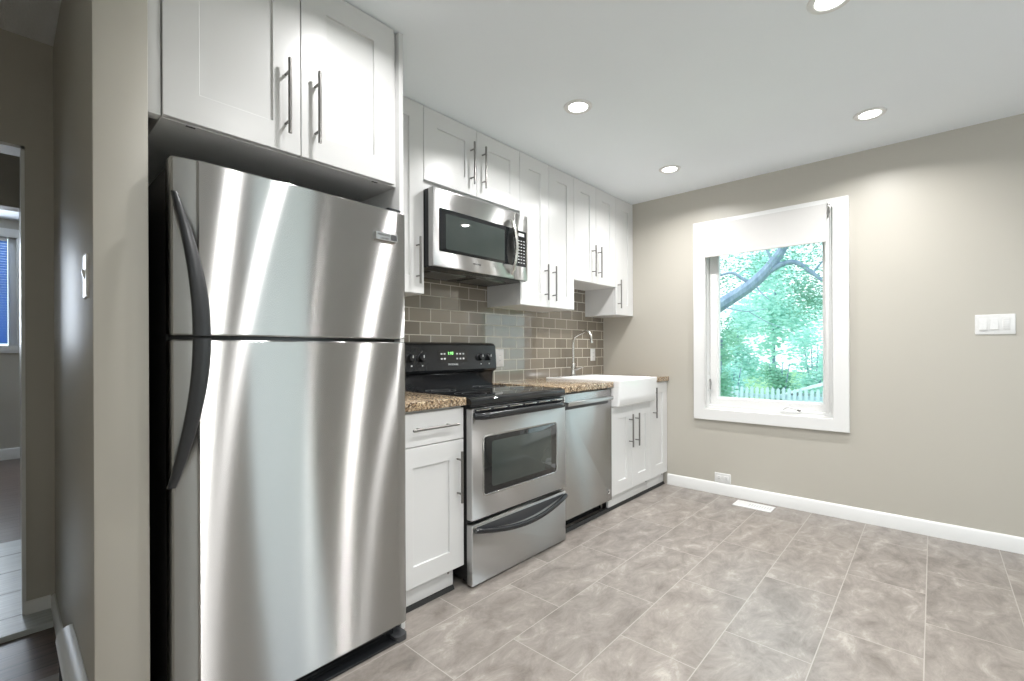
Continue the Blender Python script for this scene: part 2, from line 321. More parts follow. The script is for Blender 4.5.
# window wall, one mesh with a real opening
OY0, OY1, OZ0, OZ1 = -1.805, -0.955, 0.668, 2.10
bm = bmn(); box(bm, 0, 0.2, YB, OY0, 0, H); box(bm, 0, 0.2, OY1, 0, 0, H); box(bm, 0, 0.2, OY0, OY1, 0, OZ0); box(bm, 0, 0.2, OY0, OY1, OZ1, H)
struct('wall_window', bm, M_wall)
bm = bmn(); box(bm, XS0, XS1, YS, YH, 0, HH, 0.003); struct('wall_stub', bm, M_wall)
XD0, XD1, ZD = -4.55, -3.708, 2.018
bm = bmn(); box(bm, XD1, XS1, YH, YH + 0.12, 0, HH); box(bm, -4.65, XD0, YH, YH + 0.12, 0, HH); box(bm, XD0, XD1, YH, YH + 0.12, ZD, HH); struct('wall_hall_end', bm, M_wall)
bm = bmn(); box(bm, XD1 - 0.012, XD1, YH - 0.004, YH + 0.124, 0.02, ZD); box(bm, XD0, XD0 + 0.012, YH - 0.004, YH + 0.124, 0.02, ZD); box(bm, XD0, XD1, YH - 0.004, YH + 0.124, ZD - 0.012, ZD)
struct('trim_1', bm, M_trim)
bm = bmn(); box(bm, XS0, XS0 + 0.12, YH + 0.12, 1.75, 0, H); struct('wall_landing_right', bm, M_wall)
bm = bmn(); box(bm, -4.77, -4.65, -2.48, YS, 0, H); box(bm, -4.77, -4.65, YS, 1.75, 0, HH); struct('wall_hall_light_block', bm, M_wall)  # unseen wall set here to keep the side fill out of the hall
bm = bmn(); box(bm, -3.70, -2.4, 1.75, 1.87, 0, 2.6); box(bm, -6.2, -4.6, 1.75, 1.87, 0, 2.6); box(bm, -4.6, -3.70, 1.75, 1.87, 2.0, 2.6); struct('wall_far_doorway', bm, M_wall)
bm = bmn(); box(bm, XL - 0.1, XL, YB, -4.4, 0, H); box(bm, XL - 0.1, XL, -2.9, -2.6, 0, H); box(bm, XL - 0.1, XL, -4.4, -2.9, 0, 0.85); box(bm, XL - 0.1, XL, -4.4, -2.9, 2.15, H); struct('wall_left', bm, M_wall)
bm = bmn(); box(bm, XL - 0.1, -4.65, -2.6, -2.48, 0, H); struct('wall_left_return', bm, M_wall)
bm = bmn(); box(bm, XL - 0.1, -1.95, YB - 0.1, YB, 0, H); box(bm, -1.2, 0.2, YB - 0.1, YB, 0, H); box(bm, -1.95, -1.2, YB - 0.1, YB, 2.15, H); struct('wall_back', bm, M_wall)
bm = bmn(); wx0, wx1, wz0, wz1 = -5.6, -3.66, 1.21, 2.36
box(bm, -6.2, wx0, 5.0, 5.12, 0, 2.6); box(bm, wx1, -2.4, 5.0, 5.12, 0, 2.6); box(bm, wx0, wx1, 5.0, 5.12, 0, wz0); box(bm, wx0, wx1, 5.0, 5.12, wz1, 2.6); struct('wall_far_room', bm, M_wall)
bm = bmn(); box(bm, -2.4, -2.28, 1.75, 5.12, 0, 2.6); struct('wall_far_room_right', bm, M_wall)
bm = bmn(); box(bm, -6.3, -6.2, 1.75, 5.12, 0, 2.6); struct('wall_far_room_left', bm, M_wall)

def baseboard(name, poly_axis, a0, a1, base, sgn, h=0.09, t=0.014):
    pr = [(base, 0.0), (base + sgn * t, 0.0), (base + sgn * t, h - 0.012), (base + sgn * (t - 0.004), h - 0.004), (base + sgn * (t - 0.008), h), (base, h)]
    if poly_axis == 'X': pr2 = pr
    else: pr2 = pr
    bm = bmn(); prism(bm, pr2, poly_axis, a0, a1); return struct(name, bm, M_trim)
baseboard('baseboard_window', 'Y', YB, -0.635, 0.0, -1)
baseboard('baseboard_hall_end', 'X', XD1 - 0.004, XS0 - 0.014, YH, -1, 0.072)
baseboard('baseboard_stub', 'Y', YS + 0.01, YH, XS0, -1, 0.072)
baseboard('baseboard_far_room', 'X', -6.1, -2.5, 5.0, -1, 0.12)

# ------------------------------------------------------------------ kitchen window
w1 = bpy.data.objects.new('window_1', None); COL.objects.link(w1); w1.location = (0, -1.38, 0.62); w1['kind'] = 'structure'; ORG[w1] = (0, -1.38, 0.62)
def casing_frame(bm, y0, y1, z0, z1, wl_, wr_, wb, wt, x0, x1, bev=0.002):
    """mitred frame around an opening in an x = const wall; bevelled by loops"""
    def Lp(x, i, inner): 
        if inner: return [(x, y0 + wl_ - i, z0 + wb - i), (x, y1 - wr_ + i, z0 + wb - i), (x, y1 - wr_ + i, z1 - wt + i), (x, y0 + wl_ - i, z1 - wt + i)]
        return [(x, y0 + i, z0 + i), (x, y1 - i, z0 + i), (x, y1 - i, z1 - i), (x, y0 + i, z1 - i)]
    L = [Lp(x1, 0, 0), Lp(x0 + bev, 0, 0), Lp(x0, bev, 0), Lp(x0, bev, 1), Lp(x0 + bev, 0, 1), Lp(x1, 0, 1), Lp(x1, 0, 0)]
    loops(bm, L, False, False); bmesh.ops.remove_doubles(bm, verts=bm.verts[:], dist=1e-6); return bm
# y0 is the right side (more negative)
bm = bmn(); casing_frame(bm, -1.900, -0.866, 0.581, 2.159, 0.092, 0.090, 0.086, 0.062, -0.026, 0.001, 0.003); obj('casing', bm, M_trim, w1)
bm = bmn(); casing_frame(bm, OY0, OY1, OZ0, OZ1, 0.012, 0.012, 0.012, 0.012, 0.001, 0.19, 0.001); obj('jamb_liner', bm, M_trim, w1)
bm = bmn(); casing_frame(bm, OY0 + 0.013, OY1 - 0.013, OZ0 + 0.013, OZ1 - 0.013, 0.045, 0.060, 0.072, 0.07, 0.055, 0.125, 0.004); obj('sash', bm, M_white_pl, w1)
bm = bmn(); casing_frame(bm, OY0 + 0.056, OY1 - 0.071, OZ0 + 0.083, OZ1 - 0.081, 0.010, 0.010, 0.010, 0.010, 0.062, 0.095, 0.003); obj('glazing_bead', bm, M_white_pl, w1)
bm = bmn(); box(bm, 0.082, 0.086, OY0 + 0.06, OY1 - 0.075, OZ0 + 0.087, OZ1 - 0.085); obj('glass_pane', bm, M_glass, w1)
bm = bmn(); box(bm, 0.02, 0.055, OY0 + 0.013, OY1 - 0.013, OZ0 + 0.012, OZ0 + 0.03, 0.003); obj('stop_sill', bm, M_trim, w1)
# folding crank operator on the sill
ck = None
bm = bmn(); box(bm, -0.004, 0.05, -1.61, -1.49, OZ0 + 0.012, OZ0 + 0.028, 0.006, 3); ck = obj('crank_operator', bm, M_white_pl, w1)
bm = bmn(); tube(bm, [(0.015, -1.50, 0.702), (0.008, -1.53, 0.722), (0.004, -1.56, 0.716), (0.002, -1.60, 0.703)], [0.006, 0.006, 0.005, 0.006], 10); obj('crank_arm', bm, M_white_pl, ck)
bm = bmn(); tube(bm, [(0.002, -1.595, 0.704), (0.000, -1.615, 0.700)], [0.007, 0.006], 10); obj('crank_knob', bm, M_nickel, ck)
# sash lock lever on the left jamb
bm = bmn(); box(bm, 0.012, 0.040, OY1 - 0.020, OY1 - 0.0115, 0.80, 0.93, 0.003); lk = obj('lock_lever', bm, M_white_pl, w1)
bm = bmn(); tube(bm, [(0.026, OY1 - 0.024, 0.90), (0.018, OY1 - 0.032, 0.87), (0.014, OY1 - 0.030, 0.82)], [0.007, 0.006, 0.005], 8); obj('lever_arm', bm, M_nickel, lk)
bm = bmn(); box(bm, 0.058, 0.0615, -1.74, -1.665, 0.742, 0.7505, 0.001); obj('maker_sticker', bm, M_darkprint, w1)

# roller shade hung in front of the head casing
rs = thing('roller_shade', 'off-white fabric roller shade rolled up at the top of the kitchen window', 'shade', (-0.03, -1.37, 2.12))
bm = bmn(); box(bm, -0.050, -0.0265, -1.782, -0.962, 2.055, 2.125, 0.008, 3); obj('headrail', bm, M_fabric, rs)
bm = bmn(); box(bm, -0.0525, -0.0505, -1.780, -0.964, 1.880, 2.122); obj('fabric_panel', bm, M_fabric, rs)
bm = bmn(); box(bm, -0.056, -0.046, -1.780, -0.964, 1.864, 1.884, 0.004, 3); obj('hem_bar', bm, M_fabric, rs)
bm = bmn(); box(bm, -0.052, -0.0265, -1.790, -1.783, 2.03, 2.13, 0.002); box(bm, -0.046, -0.028, -1.802, -1.789, 2.06, 2.115, 0.003); obj('bracket', bm, M_nickel, rs)
bm = bmn()
for dx, yy, zb in ((-0.030, -1.793, 0.80), (-0.046, -1.801, 0.78)):
    tube(bm, [(dx, yy, 2.09), (dx, yy - 0.001, 1.6), (dx, yy - 0.003, 1.2), (dx, yy - 0.004, zb)], 0.0022, 8)
tube(bm, [(-0.030, -1.797, 0.80), (-0.034, -1.800, 0.775), (-0.041, -1.804, 0.765), (-0.046, -1.805, 0.78)], 0.0022, 8)
obj('pull_chain', bm, M_white_pl, rs)
bm = bmn(); box(bm, -0.034, -0.0265, -1.79, -1.772, 0.70, 2.03, 0.002); obj('side_track', bm, M_white_pl, rs)
bm = bmn(); box(bm, -0.034, -0.0265, -0.966, -0.955, 0.70, 2.05, 0.002); obj('side_track', bm, M_white_pl, rs)

# ------------------------------------------------------------------ cabinets
def shaker_bm(x0, x1, z0, z1, yf, s=0.088, t=0.019, rec=0.008):
    c = 0.0015; bm = bmn()
    L = [rect(x0, x1, z0, z1, yf + t), rect(x0, x1, z0, z1, yf + c), rect(x0, x1, z0, z1, yf, c), rect(x0, x1, z0, z1, yf, s), rect(x0, x1, z0, z1, yf + c, s + c), rect(x0, x1, z0, z1, yf + rec - c, s + c), rect(x0, x1, z0, z1, yf + rec, s + 2.2 * c)]
    return loops(bm, L)
def slab_bm(x0, x1, z0, z1, yf, t=0.019):
    c = 0.0015; bm = bmn(); return loops(bm, [rect(x0, x1, z0, z1, yf + t), rect(x0, x1, z0, z1, yf + c), rect(x0, x1, z0, z1, yf, c)])
def bar_handle(parent, a, b_, yf, standoff=0.035, r=0.006, name='handle'):
    """bar handle from a to b (x,z) with two posts, in front of plane yf"""
    y = yf - standoff; A = Vector((a[0], y, a[1])); B = Vector((b_[0], y, b_[1])); d = (B - A).normalized(); bm = bmn(); c = 0.001
    tube(bm, [A, A + d * c, B - d * c, B], [r - c, r, r, r - c], 16)
    Lh = (B - A).length
    for k in (0.17, 0.83):
        p = A + (B - A) * k; cyl(bm, (p.x, yf - 0.0005, p.z), (p.x, y + r * 0.6, p.z), 0.0045, 12)
    return obj(name, bm, M_nickel, parent)
def cabinet(name, label, x0, x1, yf, z0, z1, doors, group=None, yb=-0.002, under=True, cat='cabinet'):
    t = thing(name, label, cat, ((x0 + x1) / 2, (yf + yb) / 2, z0), group)
    bm = bmn(); box(bm, x0 + 0.0006, x1 - 0.0006, yf + 0.0205, yb, z0, z1, 0.0008, 1); obj('carcass', bm, M_cab, t)
    for (xa, xb, za, zb, hs) in doors:
        o = obj('door', shaker_bm(xa + 0.0014, xb - 0.0014, za, zb, yf), M_cab, t)
        if hs: bar_handle(o, hs[0], hs[1], yf)
    return t
X1, X2, X3, X4, X5 = -0.306, -0.9145, -1.523, -2.287, -2.670
YU = -0.318; YBASE = -0.6306; YF = -0.70
# over the refrigerator
xm = -3.088
t = cabinet('wall_cabinet', 'deep white cabinet with two shaker doors directly above the refrigerator', -3.474, -2.6975, YF, 1.806, 2.4345,
    [(-3.474, xm, 1.808, 2.432, ((-3.138, 1.859), (-3.138, 2.108))), (xm, -2.716, 1.808, 2.432, ((-3.038, 1.859), (-3.038, 2.108)))])
for xx in (-3.40, -2.79):
    bm = bmn(); box(bm, xx - 0.012, xx + 0.012, YF + 0.025, YF + 0.033, 1.8045, 1.8062, 0.0005); obj('hinge_cover', bm, M_darkgrey, t)
bm = bmn(); box(bm, -3.5045, -3.4755, YF + 0.008, YF + 0.05, 1.806, 2.4345, 0.001); tag(obj('filler_strip', bm, M_cab, None, (-3.49, YF, 1.806)), 'narrow white filler strip between the stub wall and the cabinet above the refrigerator', 'filler')
bm = bmn(); box(bm, -2.696, -2.6755, YF - 0.002, -0.002, 0.002, 2.4345, 0.0015); tag(obj('side_panel', bm, M_cab, None, (-2.695, -0.35, 0)), 'tall white finished panel standing against the right side of the refrigerator', 'panel')
# uppers
cabinet('wall_cabinet', 'tall narrow white wall cabinet between the refrigerator panel and the microwave', X5 - 0.004, X4, YU, 1.4358, 2.4345,
    [(X5 - 0.004, X4, 1.4375, 2.432, ((-2.335, 1.484), (-2.335, 1.727)))])
xm = (X4 + X3) / 2
cabinet('wall_cabinet', 'short wide white wall cabinet with two doors above the microwave', X4, X3, YU, 1.9945, 2.4345,
    [(X4, xm, 2.042, 2.432, ((-1.953, 2.096), (-1.953, 2.341))), (xm, X3, 2.042, 2.432, ((-1.861, 2.096), (-1.861, 2.341)))])
xm = (X3 + X2) / 2
cabinet('wall_cabinet', 'tall white double-door wall cabinet immediately right of the microwave', X3, X2, YU, 1.4358, 2.4345,
    [(X3, xm, 1.4375, 2.432, ((-1.268, 1.482), (-1.268, 1.727))), (xm, X2, 1.4375, 2.432, ((-1.178, 1.482), (-1.178, 1.727)))])
xm = (X2 + X1) / 2
cabinet('wall_cabinet', 'shorter white double-door wall cabinet raised above the sink faucet', X2, X1, YU, 1.6647, 2.4345,
    [(X2, xm, 1.6662, 2.432, ((-0.665, 1.714), (-0.665, 1.958))), (xm, X1, 1.6662, 2.432, ((-0.580, 1.714), (-0.580, 1.958)))])
cabinet('wall_cabinet', 'narrow white single-door wall cabinet in the corner against the window wall', X1, -0.001, YU, 1.4358, 2.4345,
    [(X1, -0.001, 1.4375, 2.432, ((-0.272, 1.490), (-0.272, 1.732)))])
# base cabinets
def kick(parent, x0, x1, y=-0.600):
    bm = bmn(); box(bm, x0, x1, y, y + 0.016, 0.020, 0.103, 0.001); obj('toe_kick', bm, M_cab, parent)
    bm = bmn(); box(bm, x0 + 0.002, x1 - 0.002, y + 0.05, -0.02, 0.0, 0.104); obj('plinth', bm, M_shadowgap, parent)
    bm = bmn(); prism(bm, [(y + 0.012, 0.0), (y - 0.012, 0.0), (y - 0.012, 0.003), (y - 0.003, 0.019), (y + 0.012, 0.019)], 'X', x0, x1); obj('dark_toe_strip', bm, M_shadowgap, parent)  # dark strip filling the gap between toe kick and floor
    bm = bmn(); tube(bm, [(x1 - 0.03, y - 0.0005, 0.085), (x1 - 0.03, y - 0.003, 0.085)], 0.006, 10); obj('kick_clip', bm, M_nickel, parent)
t = cabinet('base_cabinet', 'narrow white base cabinet with one drawer and door between refrigerator and range', X5 - 0.004, X4 - 0.004, YBASE, 0.105, 0.874, [(X5 - 0.004, X4 - 0.004, 0.107, 0.714, ((-2.333, 0.421), (-2.333, 0.665)))])
dr = obj('drawer', slab_bm(X5 - 0.0026, X4 - 0.0054, 0.718, 0.864, YBASE), M_cab, t); bar_handle(dr, (-2.606, 0.795), (-2.350, 0.795), YBASE)
kick(t, X5, X4 - 0.05)
xm = -0.612
t = cabinet('base_cabinet', 'white double-door base cabinet under the apron sink', X2 + 0.001, X1, YBASE, 0.105, 0.725, [(X2 + 0.001, xm, 0.107, 0.732, ((-0.662, 0.419), (-0.662, 0.664))), (xm, X1, 0.107, 0.732, ((-0.566, 0.418), (-0.566, 0.664)))])
kick(t, X2 + 0.001, X1)
t = cabinet('base_cabinet', 'narrow white single-door base cabinet in the corner right of the sink', X1, -0.001, YBASE, 0.105, 0.874, [(X1, -0.001, 0.107, 0.872, ((-0.268, 0.590), (-0.268, 0.835)))])
kick(t, X1, -0.014)

# countertops
YC = -0.650
def ctop(name, label, boxes):
    bm = bmn()
    for b_ in boxes: box(bm, *b_)
    return tag(obj(name, bm, M_granite, None, ((boxes[0][0] + boxes[0][1]) / 2, -0.32, 0.876)), label, 'countertop')
ctop('countertop', 'small piece of brown speckled granite countertop between the refrigerator and range', [(X5 - 0.003, X4 - 0.002, YC, -0.011, 0.876, 0.914, 0.004, 3)])
ctop('countertop', 'brown speckled granite countertop over the dishwasher and behind the sink', [(X3 + 0.002, X2 - 0.0005, YC, -0.011, 0.876, 0.914, 0.004, 3), (X2 - 0.0005, X1, -0.035, -0.011, 0.876, 0.914), (X1, -0.002, YC, -0.011, 0.876, 0.914, 0.004, 3)])
bm = bmn(); box(bm, X5 - 0.004, -0.0005, -0.010, -0.0002, 0.875, 1.70)
tag(obj('tile_backsplash', bm, M_splash), 'glossy taupe subway tile backsplash with pale grout behind the range and sink', 'backsplash')

# ------------------------------------------------------------------ apron sink and faucet
sk = thing('apron_sink', 'white fireclay farmhouse sink with a deep apron front', 'sink', (-0.6125, -0.37, 0.735))
SX0, SX1, SYF, SYB = -0.913, -0.316, -0.695, -0.036
bm = bmn()
def srr(x0, x1, y0, y1, z, r, n=5): return [(p[0], p[2], z) for p in rrect(x0, x1, y0, y1, 0, r, n)]
ztop = 0.926
L = [srr(SX0 + 0.012, SX1 - 0.012, SYF + 0.020, SYB - 0.10, 0.738, 0.015), srr(SX0 + 0.004, SX1 - 0.004, SYF + 0.012, SYB - 0.09, 0.744, 0.015), srr(SX0 + 0.003, SX1 - 0.003, SYF + 0.008, SYB - 0.05, 0.80, 0.018),
     srr(SX0, SX1, SYF, SYB, 0.915, 0.018), srr(SX0, SX1, SYF, SYB, ztop - 0.004, 0.018), srr(SX0 + 0.004, SX1 - 0.004, SYF + 0.004, SYB - 0.004, ztop, 0.016),
     srr(SX0 + 0.028, SX1 - 0.028, SYF + 0.030, SYB - 0.115, ztop, 0.03), srr(SX0 + 0.034, SX1 - 0.034, SYF + 0.036, SYB - 0.121, ztop - 0.006, 0.03), srr(SX0 + 0.045, SX1 - 0.045, SYF + 0.046, SYB - 0.13, 0.775, 0.04), srr(SX0 + 0.07, SX1 - 0.07, SYF + 0.07, SYB - 0.155, 0.757, 0.03)]
loops(bm, L); obj('basin', bm, M_ceramic, sk, smooth=50)
bm = bmn(); lathe(bm, [(0.0, 0.757), (0.02, 0.757), (0.03, 0.7585), (0.042, 0.7595), (0.045, 0.7575)], (-0.612, -0.37, 0)); obj('drain_strainer', bm, M_chrome, sk)
fx = -0.60
fc = thing('faucet', 'brushed steel single-lever faucet standing at the back of the white sink', 'faucet', (fx, -0.085, ztop))
bm = bmn(); lathe(bm, [(0.0, ztop + 0.0002), (0.028, ztop + 0.0002), (0.028, ztop + 0.006), (0.023, ztop + 0.010), (0.0205, ztop + 0.012), (0.0205, ztop + 0.100), (0.018, ztop + 0.104), (0.0, ztop + 0.104)], (fx, -0.085, 0), n=24); obj('body', bm, M_fsteel, fc)
bm = bmn(); P = [(fx, -0.085, ztop + 0.10), (fx, -0.085, 1.19), (fx, -0.088, 1.225), (fx, -0.100, 1.246), (fx, -0.125, 1.260), (fx, -0.165, 1.276), (fx, -0.205, 1.289), (fx, -0.228, 1.289), (fx, -0.246, 1.278), (fx, -0.256, 1.258), (fx, -0.262, 1.232), (fx, -0.265, 1.207)]
tube(bm, P, 0.0115, 16); obj('spout', bm, M_fsteel, fc)
bm = bmn(); cyl(bm, (fx, -0.265, 1.209), (fx, -0.2665, 1.196), 0.0128, 16); obj('aerator', bm, M_chrome, fc)
bm = bmn(); cyl(bm, (fx, -0.104, 0.982), (fx, -0.128, 0.982), 0.013, 16); tube(bm, [(fx, -0.126, 0.982), (fx, -0.140, 0.986), (fx, -0.165, 0.994), (fx, -0.190, 1.002)], [0.006, 0.006, 0.005, 0.0045], 10); obj('lever', bm, M_fsteel, fc)

# ------------------------------------------------------------------ refrigerator
FX0, FX1, FYF, FYB, FZT, FSEAM = -3.466, -2.700, -0.752, -0.030, 1.682, 1.178
rf = thing('refrigerator', 'stainless steel top-freezer refrigerator with black sides and curved black handles', 'refrigerator', ((FX0 + FX1) / 2, -0.39, 0))
bm = bmn(); box(bm, FX0 + 0.004, FX1 - 0.004, FYF + 0.078, FYB, 0.035, FZT - 0.012, 0.004); obj('cabinet_body', bm, M_blacktex, rf)
bm = bmn(); box(bm, FX0 + 0.010, FX1 - 0.010, FYF + 0.066, FYF + 0.0785, 0.06, FZT - 0.02); obj('door_gasket', bm, M_black, rf)
def door_profile(inset=0.0):
    """plan outline of a gently crowned door with a flat chamfered strip along its left (handle) edge"""
    P = []; x0 = FX0 + inset; x1 = FX1 - inset; yb = FYF + 0.066
    P += [(x0 + 0.002, yb), (x0, yb - 0.004), (x0, FYF + 0.012), (x0 + 0.002, FYF + 0.005), (x0 + 0.006, FYF + 0.001)]
    P += [(x0 + 0.058, FYF - 0.008), (x0 + 0.064, FYF - 0.0125)]
    for k in range(1, 40):
        s = k / 40; x = x0 + 0.064 + (x1 - 0.012 - x0 - 0.064) * s
        P.append((x, FYF - 0.0125 - 0.003 * math.sin(PI * s) * (1 - 0.12 * s) + 0.0125 * s))
    P += [(x1 - 0.007, FYF + 0.0015), (x1 - 0.002, FYF + 0.006), (x1, FYF + 0.014), (x1, yb - 0.004), (x1 - 0.002, yb)]
    return P
def fridge_door(name, z0, z1):
    bm = bmn(); c = 0.004; A = door_profile(); cx = (FX0 + FX1) / 2; cy = FYF + 0.03
    def sh(i): return [(cx + (p[0] - cx) * (1 - i / 0.37), cy + (p[1] - cy) * (1 - i / 0.05)) for p in A]
    L = [[(p[0], p[1], z0) for p in sh(c)], [(p[0], p[1], z0 + c) for p in A], [(p[0], p[1], z1 - c) for p in A], [(p[0], p[1], z1) for p in sh(c)]]
    loops(bm, L); return obj(name, bm, M_steel, rf, smooth=28)
fd = fridge_door('freezer_door', FSEAM + 0.0065, FZT); rd = fridge_door('refrigerator_door', 0.062, FSEAM - 0.0065)
def arc_handle(parent, pts):
    """broad bowed handle: rounded flat section swept along pts (x, y, z, half width)"""
    bm = bmn(); L = []
    for i, (x, y, z, w) in enumerate(pts):
        ring = []
        for k in range(16):
            a = 2 * PI * k / 16; ca, sa = math.cos(a), math.sin(a)
            ring.append((x + w * math.copysign(abs(ca) ** 0.7, ca), y + 0.011 * math.copysign(abs(sa) ** 0.8, sa), z))
        L.append(ring)
    loops(bm, L); return obj('handle', bm, M_handlegrey, parent, smooth=50)
xr = FX0
up = []
for k in range(17):
    s = k / 16; z = 1.578 - (1.578 - (FSEAM + 0.004)) * s
    b_ = math.sin(s * PI / 2); up.append((xr + 0.006 + 0.050 * b_, FYF - 0.010 - 0.058 * b_ ** 0.8, z, 0.008 + 0.014 * b_))
arc_handle(fd, up)
lo = []
for k in range(17):
    s = k / 16; z = (FSEAM - 0.004) - (FSEAM - 0.004 - 0.765) * s
    b_ = math.cos(s * PI / 2); lo.append((xr - 0.002 + 0.058 * b_, FYF - 0.010 - 0.058 * b_ ** 0.8, z, 0.011 + 0.011 * b_))
arc_handle(rd, lo)
bm = bmn(); yb_ = FYF - 0.016
loops(bm, [rrect(-2.842, -2.748, 1.557, 1.587, yb_ + 0.016, 0.004), rrect(-2.842, -2.748, 1.557, 1.587, yb_ + 0.001, 0.004), rrect(-2.842, -2.748, 1.557, 1.587, yb_, 0.004, i=0.0012)]); bd = obj('badge', bm, M_chrome, fd)
bm = bmn(); box(bm, -2.778, -2.753, yb_ - 0.0008, yb_, 1.561, 1.583); obj('badge_emblem', bm, M_darkprint, bd)
text('FRIGIDAIRE', 0.0105, M_darkprint, bd, (-2.809, yb_, 1.577), (1, 0, 0), (0, 0, 1)); text('GALLERY', 0.0085, M_darkprint, bd, (-2.806, yb_, 1.564), (1, 0, 0), (0, 0, 1))
bm = bmn(); box(bm, FX1 - 0.07, FX1 - 0.012, FYF + 0.016, FYF + 0.10, FZT - 0.004, FZT + 0.016, 0.004); obj('hinge_cap', bm, M_black, rf)
bm = bmn(); box(bm, FX0 + 0.012, FX1 - 0.045, FYF + 0.03, FYF + 0.08, 0.004, 0.058, 0.003)
for z in (0.018, 0.030, 0.042): box(bm, FX0 + 0.03, FX1 - 0.08, FYF + 0.024, FYF + 0.032, z - 0.002, z + 0.002)
obj('toe_grille', bm, M_black, rf)
bm = bmn(); prism(bm, [(p[0], p[2]) for p in rrect(FX1 - 0.06, FX1 - 0.004, FYF - 0.012, FYF + 0.10, 0, 0.018)], 'Z', 0.001, 0.022); obj('foot_cover', bm, M_darkgrey, rf)
bm = bmn(); prism(bm, [(p[0], p[2]) for p in rrect(FX0 + 0.004, FX0 + 0.06, FYF - 0.012, FYF + 0.10, 0, 0.018)], 'Z', 0.001, 0.022); obj('foot_cover', bm, M_darkgrey, rf)
bm = bmn(); box(bm, FX0 + 0.03, FX1 - 0.03, FYF - 0.010, FYF + 0.03, 0.001, 0.012, 0.003); obj('kick_rail', bm, M_black, rf)

# ------------------------------------------------------------------ over-the-range microwave
mw = thing('microwave', 'stainless steel over-the-range microwave mounted under the short cabinet', 'microwave', (-1.905, -0.20, 1.578))
MX0, MX1, MYF, MZ0, MZ1 = -2.284, -1.528, -0.388, 1.580, 1.992
bm = bmn(); box(bm, MX0, MX1, -0.352, -0.012, MZ0 + 0.004, 1.990, 0.003); obj('case', bm, M_black, mw)
bm = bmn(); box(bm, MX0 + 0.004, MX1 - 0.004, -0.374, -0.02, MZ0 - 0.004, MZ0 + 0.0045, 0.003); bp = obj('bottom_panel', bm, M_black, mw)
for a, b_ in ((-2.20, -1.94), (-1.86, -1.60)):
    bm = bmn(); box(bm, a, b_, -0.26, -0.08, MZ0 - 0.008, MZ0 - 0.003, 0.002)
    for k in range(12): box(bm, a + 0.008, b_ - 0.008, -0.25 + k * 0.0145, -0.245 + k * 0.0145, MZ0 - 0.010, MZ0 - 0.007)
    obj('grease_filter', bm, M_nickel, bp)
bm = bmn(); box(bm, -2.02, -1.78, -0.345, -0.30, MZ0 - 0.006, MZ0 - 0.003, 0.001); obj('cooktop_lamp', bm, M_ovenglass, bp)
DSX = -1.652
def face_bm(x0, x1, z0, z1, y, yb, r=0.006):
    return loops(bmn(), [rrect(x0, x1, z0, z1, yb, r), rrect(x0, x1, z0, z1, y + 0.006, r), rrect(x0, x1, z0, z1, y + 0.002, r, i=0.0015), rrect(x0, x1, z0, z1, y, r, i=0.005)])
dd = obj('door', face_bm(MX0, DSX, MZ0, MZ1, MYF, -0.353), M_steel2, mw)
bm = loops(bmn(), [rrect(-2.243, DSX - 0.008, 1.662, 1.890, MYF - 0.001, 0.006), rrect(-2.243, DSX - 0.008, 1.662, 1.890, MYF - 0.002, 0.006, i=0.001)]); wnd = obj('window', bm, M_blackglass, dd)
bm = loops(bmn(), [rrect(-2.200, -1.745, 1.678, 1.866, MYF - 0.0022, 0.01), rrect(-2.200, -1.745, 1.678, 1.866, MYF - 0.003, 0.01, i=0.001)]); obj('mesh_screen', bm, M_ovenglass, wnd)
bm = bmn(); hp = []
for k in range(21):
    s = k / 20; hp.append((-1.690, MYF - 0.004 - 0.046 * math.sin(PI * s) ** 0.75, 1.606 + (1.938 - 1.606) * s))
tube(bm, hp, [0.012] * 21, 14, True, (0.9, 1, 1)); obj('handle', bm, M_fsteel, dd)
text('FRIGIDAIRE', 0.012, M_darkprint, dd, (-1.97, MYF - 0.0002, 1.626), (1, 0, 0), (0, 0, 1))
cp = obj('control_panel', face_bm(DSX + 0.002, MX1, MZ0, MZ1, MYF, -0.353), M_steel2, mw)
bm = loops(bmn(), [rrect(DSX + 0.012, -1.546, 1.664, 1.886, MYF - 0.001, 0.004), rrect(DSX + 0.012, -1.546, 1.664, 1.886, MYF - 0.002, 0.004, i=0.001)]); kp = obj('keypad', bm, M_blackglass, cp)
bm = bmn(); box(bm, -1.620, -1.566, MYF - 0.003, MYF - 0.002, 1.852, 1.872); obj('display', bm, M_print, kp)
for rz in range(8):
    bm = bmn()
    for cx_ in (-1.618, -1.593, -1.568): box(bm, cx_ - 0.007, cx_ + 0.007, MYF - 0.0028, MYF - 0.002, 1.684 + rz * 0.0195, 1.689 + rz * 0.0195)
    obj('button_row', bm, M_print, kp)

# ------------------------------------------------------------------ range
RX0, RX1, RYF = -2.2835, -1.5265, -0.678
rg = thing('range', 'freestanding stainless electric range with black cooktop and backguard', 'stove', (-1.905, -0.34, 0))
bm = bmn(); box(bm, RX0 + 0.001, RX1 - 0.001, -0.640, -0.03, 0.03, 0.889, 0.003); 
for xx in (RX0 + 0.05, RX1 - 0.05):
    for yy in (-0.58, -0.09): cyl(bm, (xx, yy, 0.0), (xx, yy, 0.032), 0.018, 12)
obj('oven_body', bm, M_blacktex, rg)
bm = bmn(); prism(bm, [(-0.04, 0.890), (-0.04, 0.908), (-0.05, 0.9105), (-0.640, 0.9105), (-0.662, 0.908), (-0.674, 0.900), (-0.6795, 0.889), (-0.679, 0.876), (-0.676, 0.869), (-0.672, 0.866), (-0.645, 0.890)], 'X', RX0 - 0.002, RX1 - 0.003)
ct = obj('cooktop', bm, M_blackglass, rg)
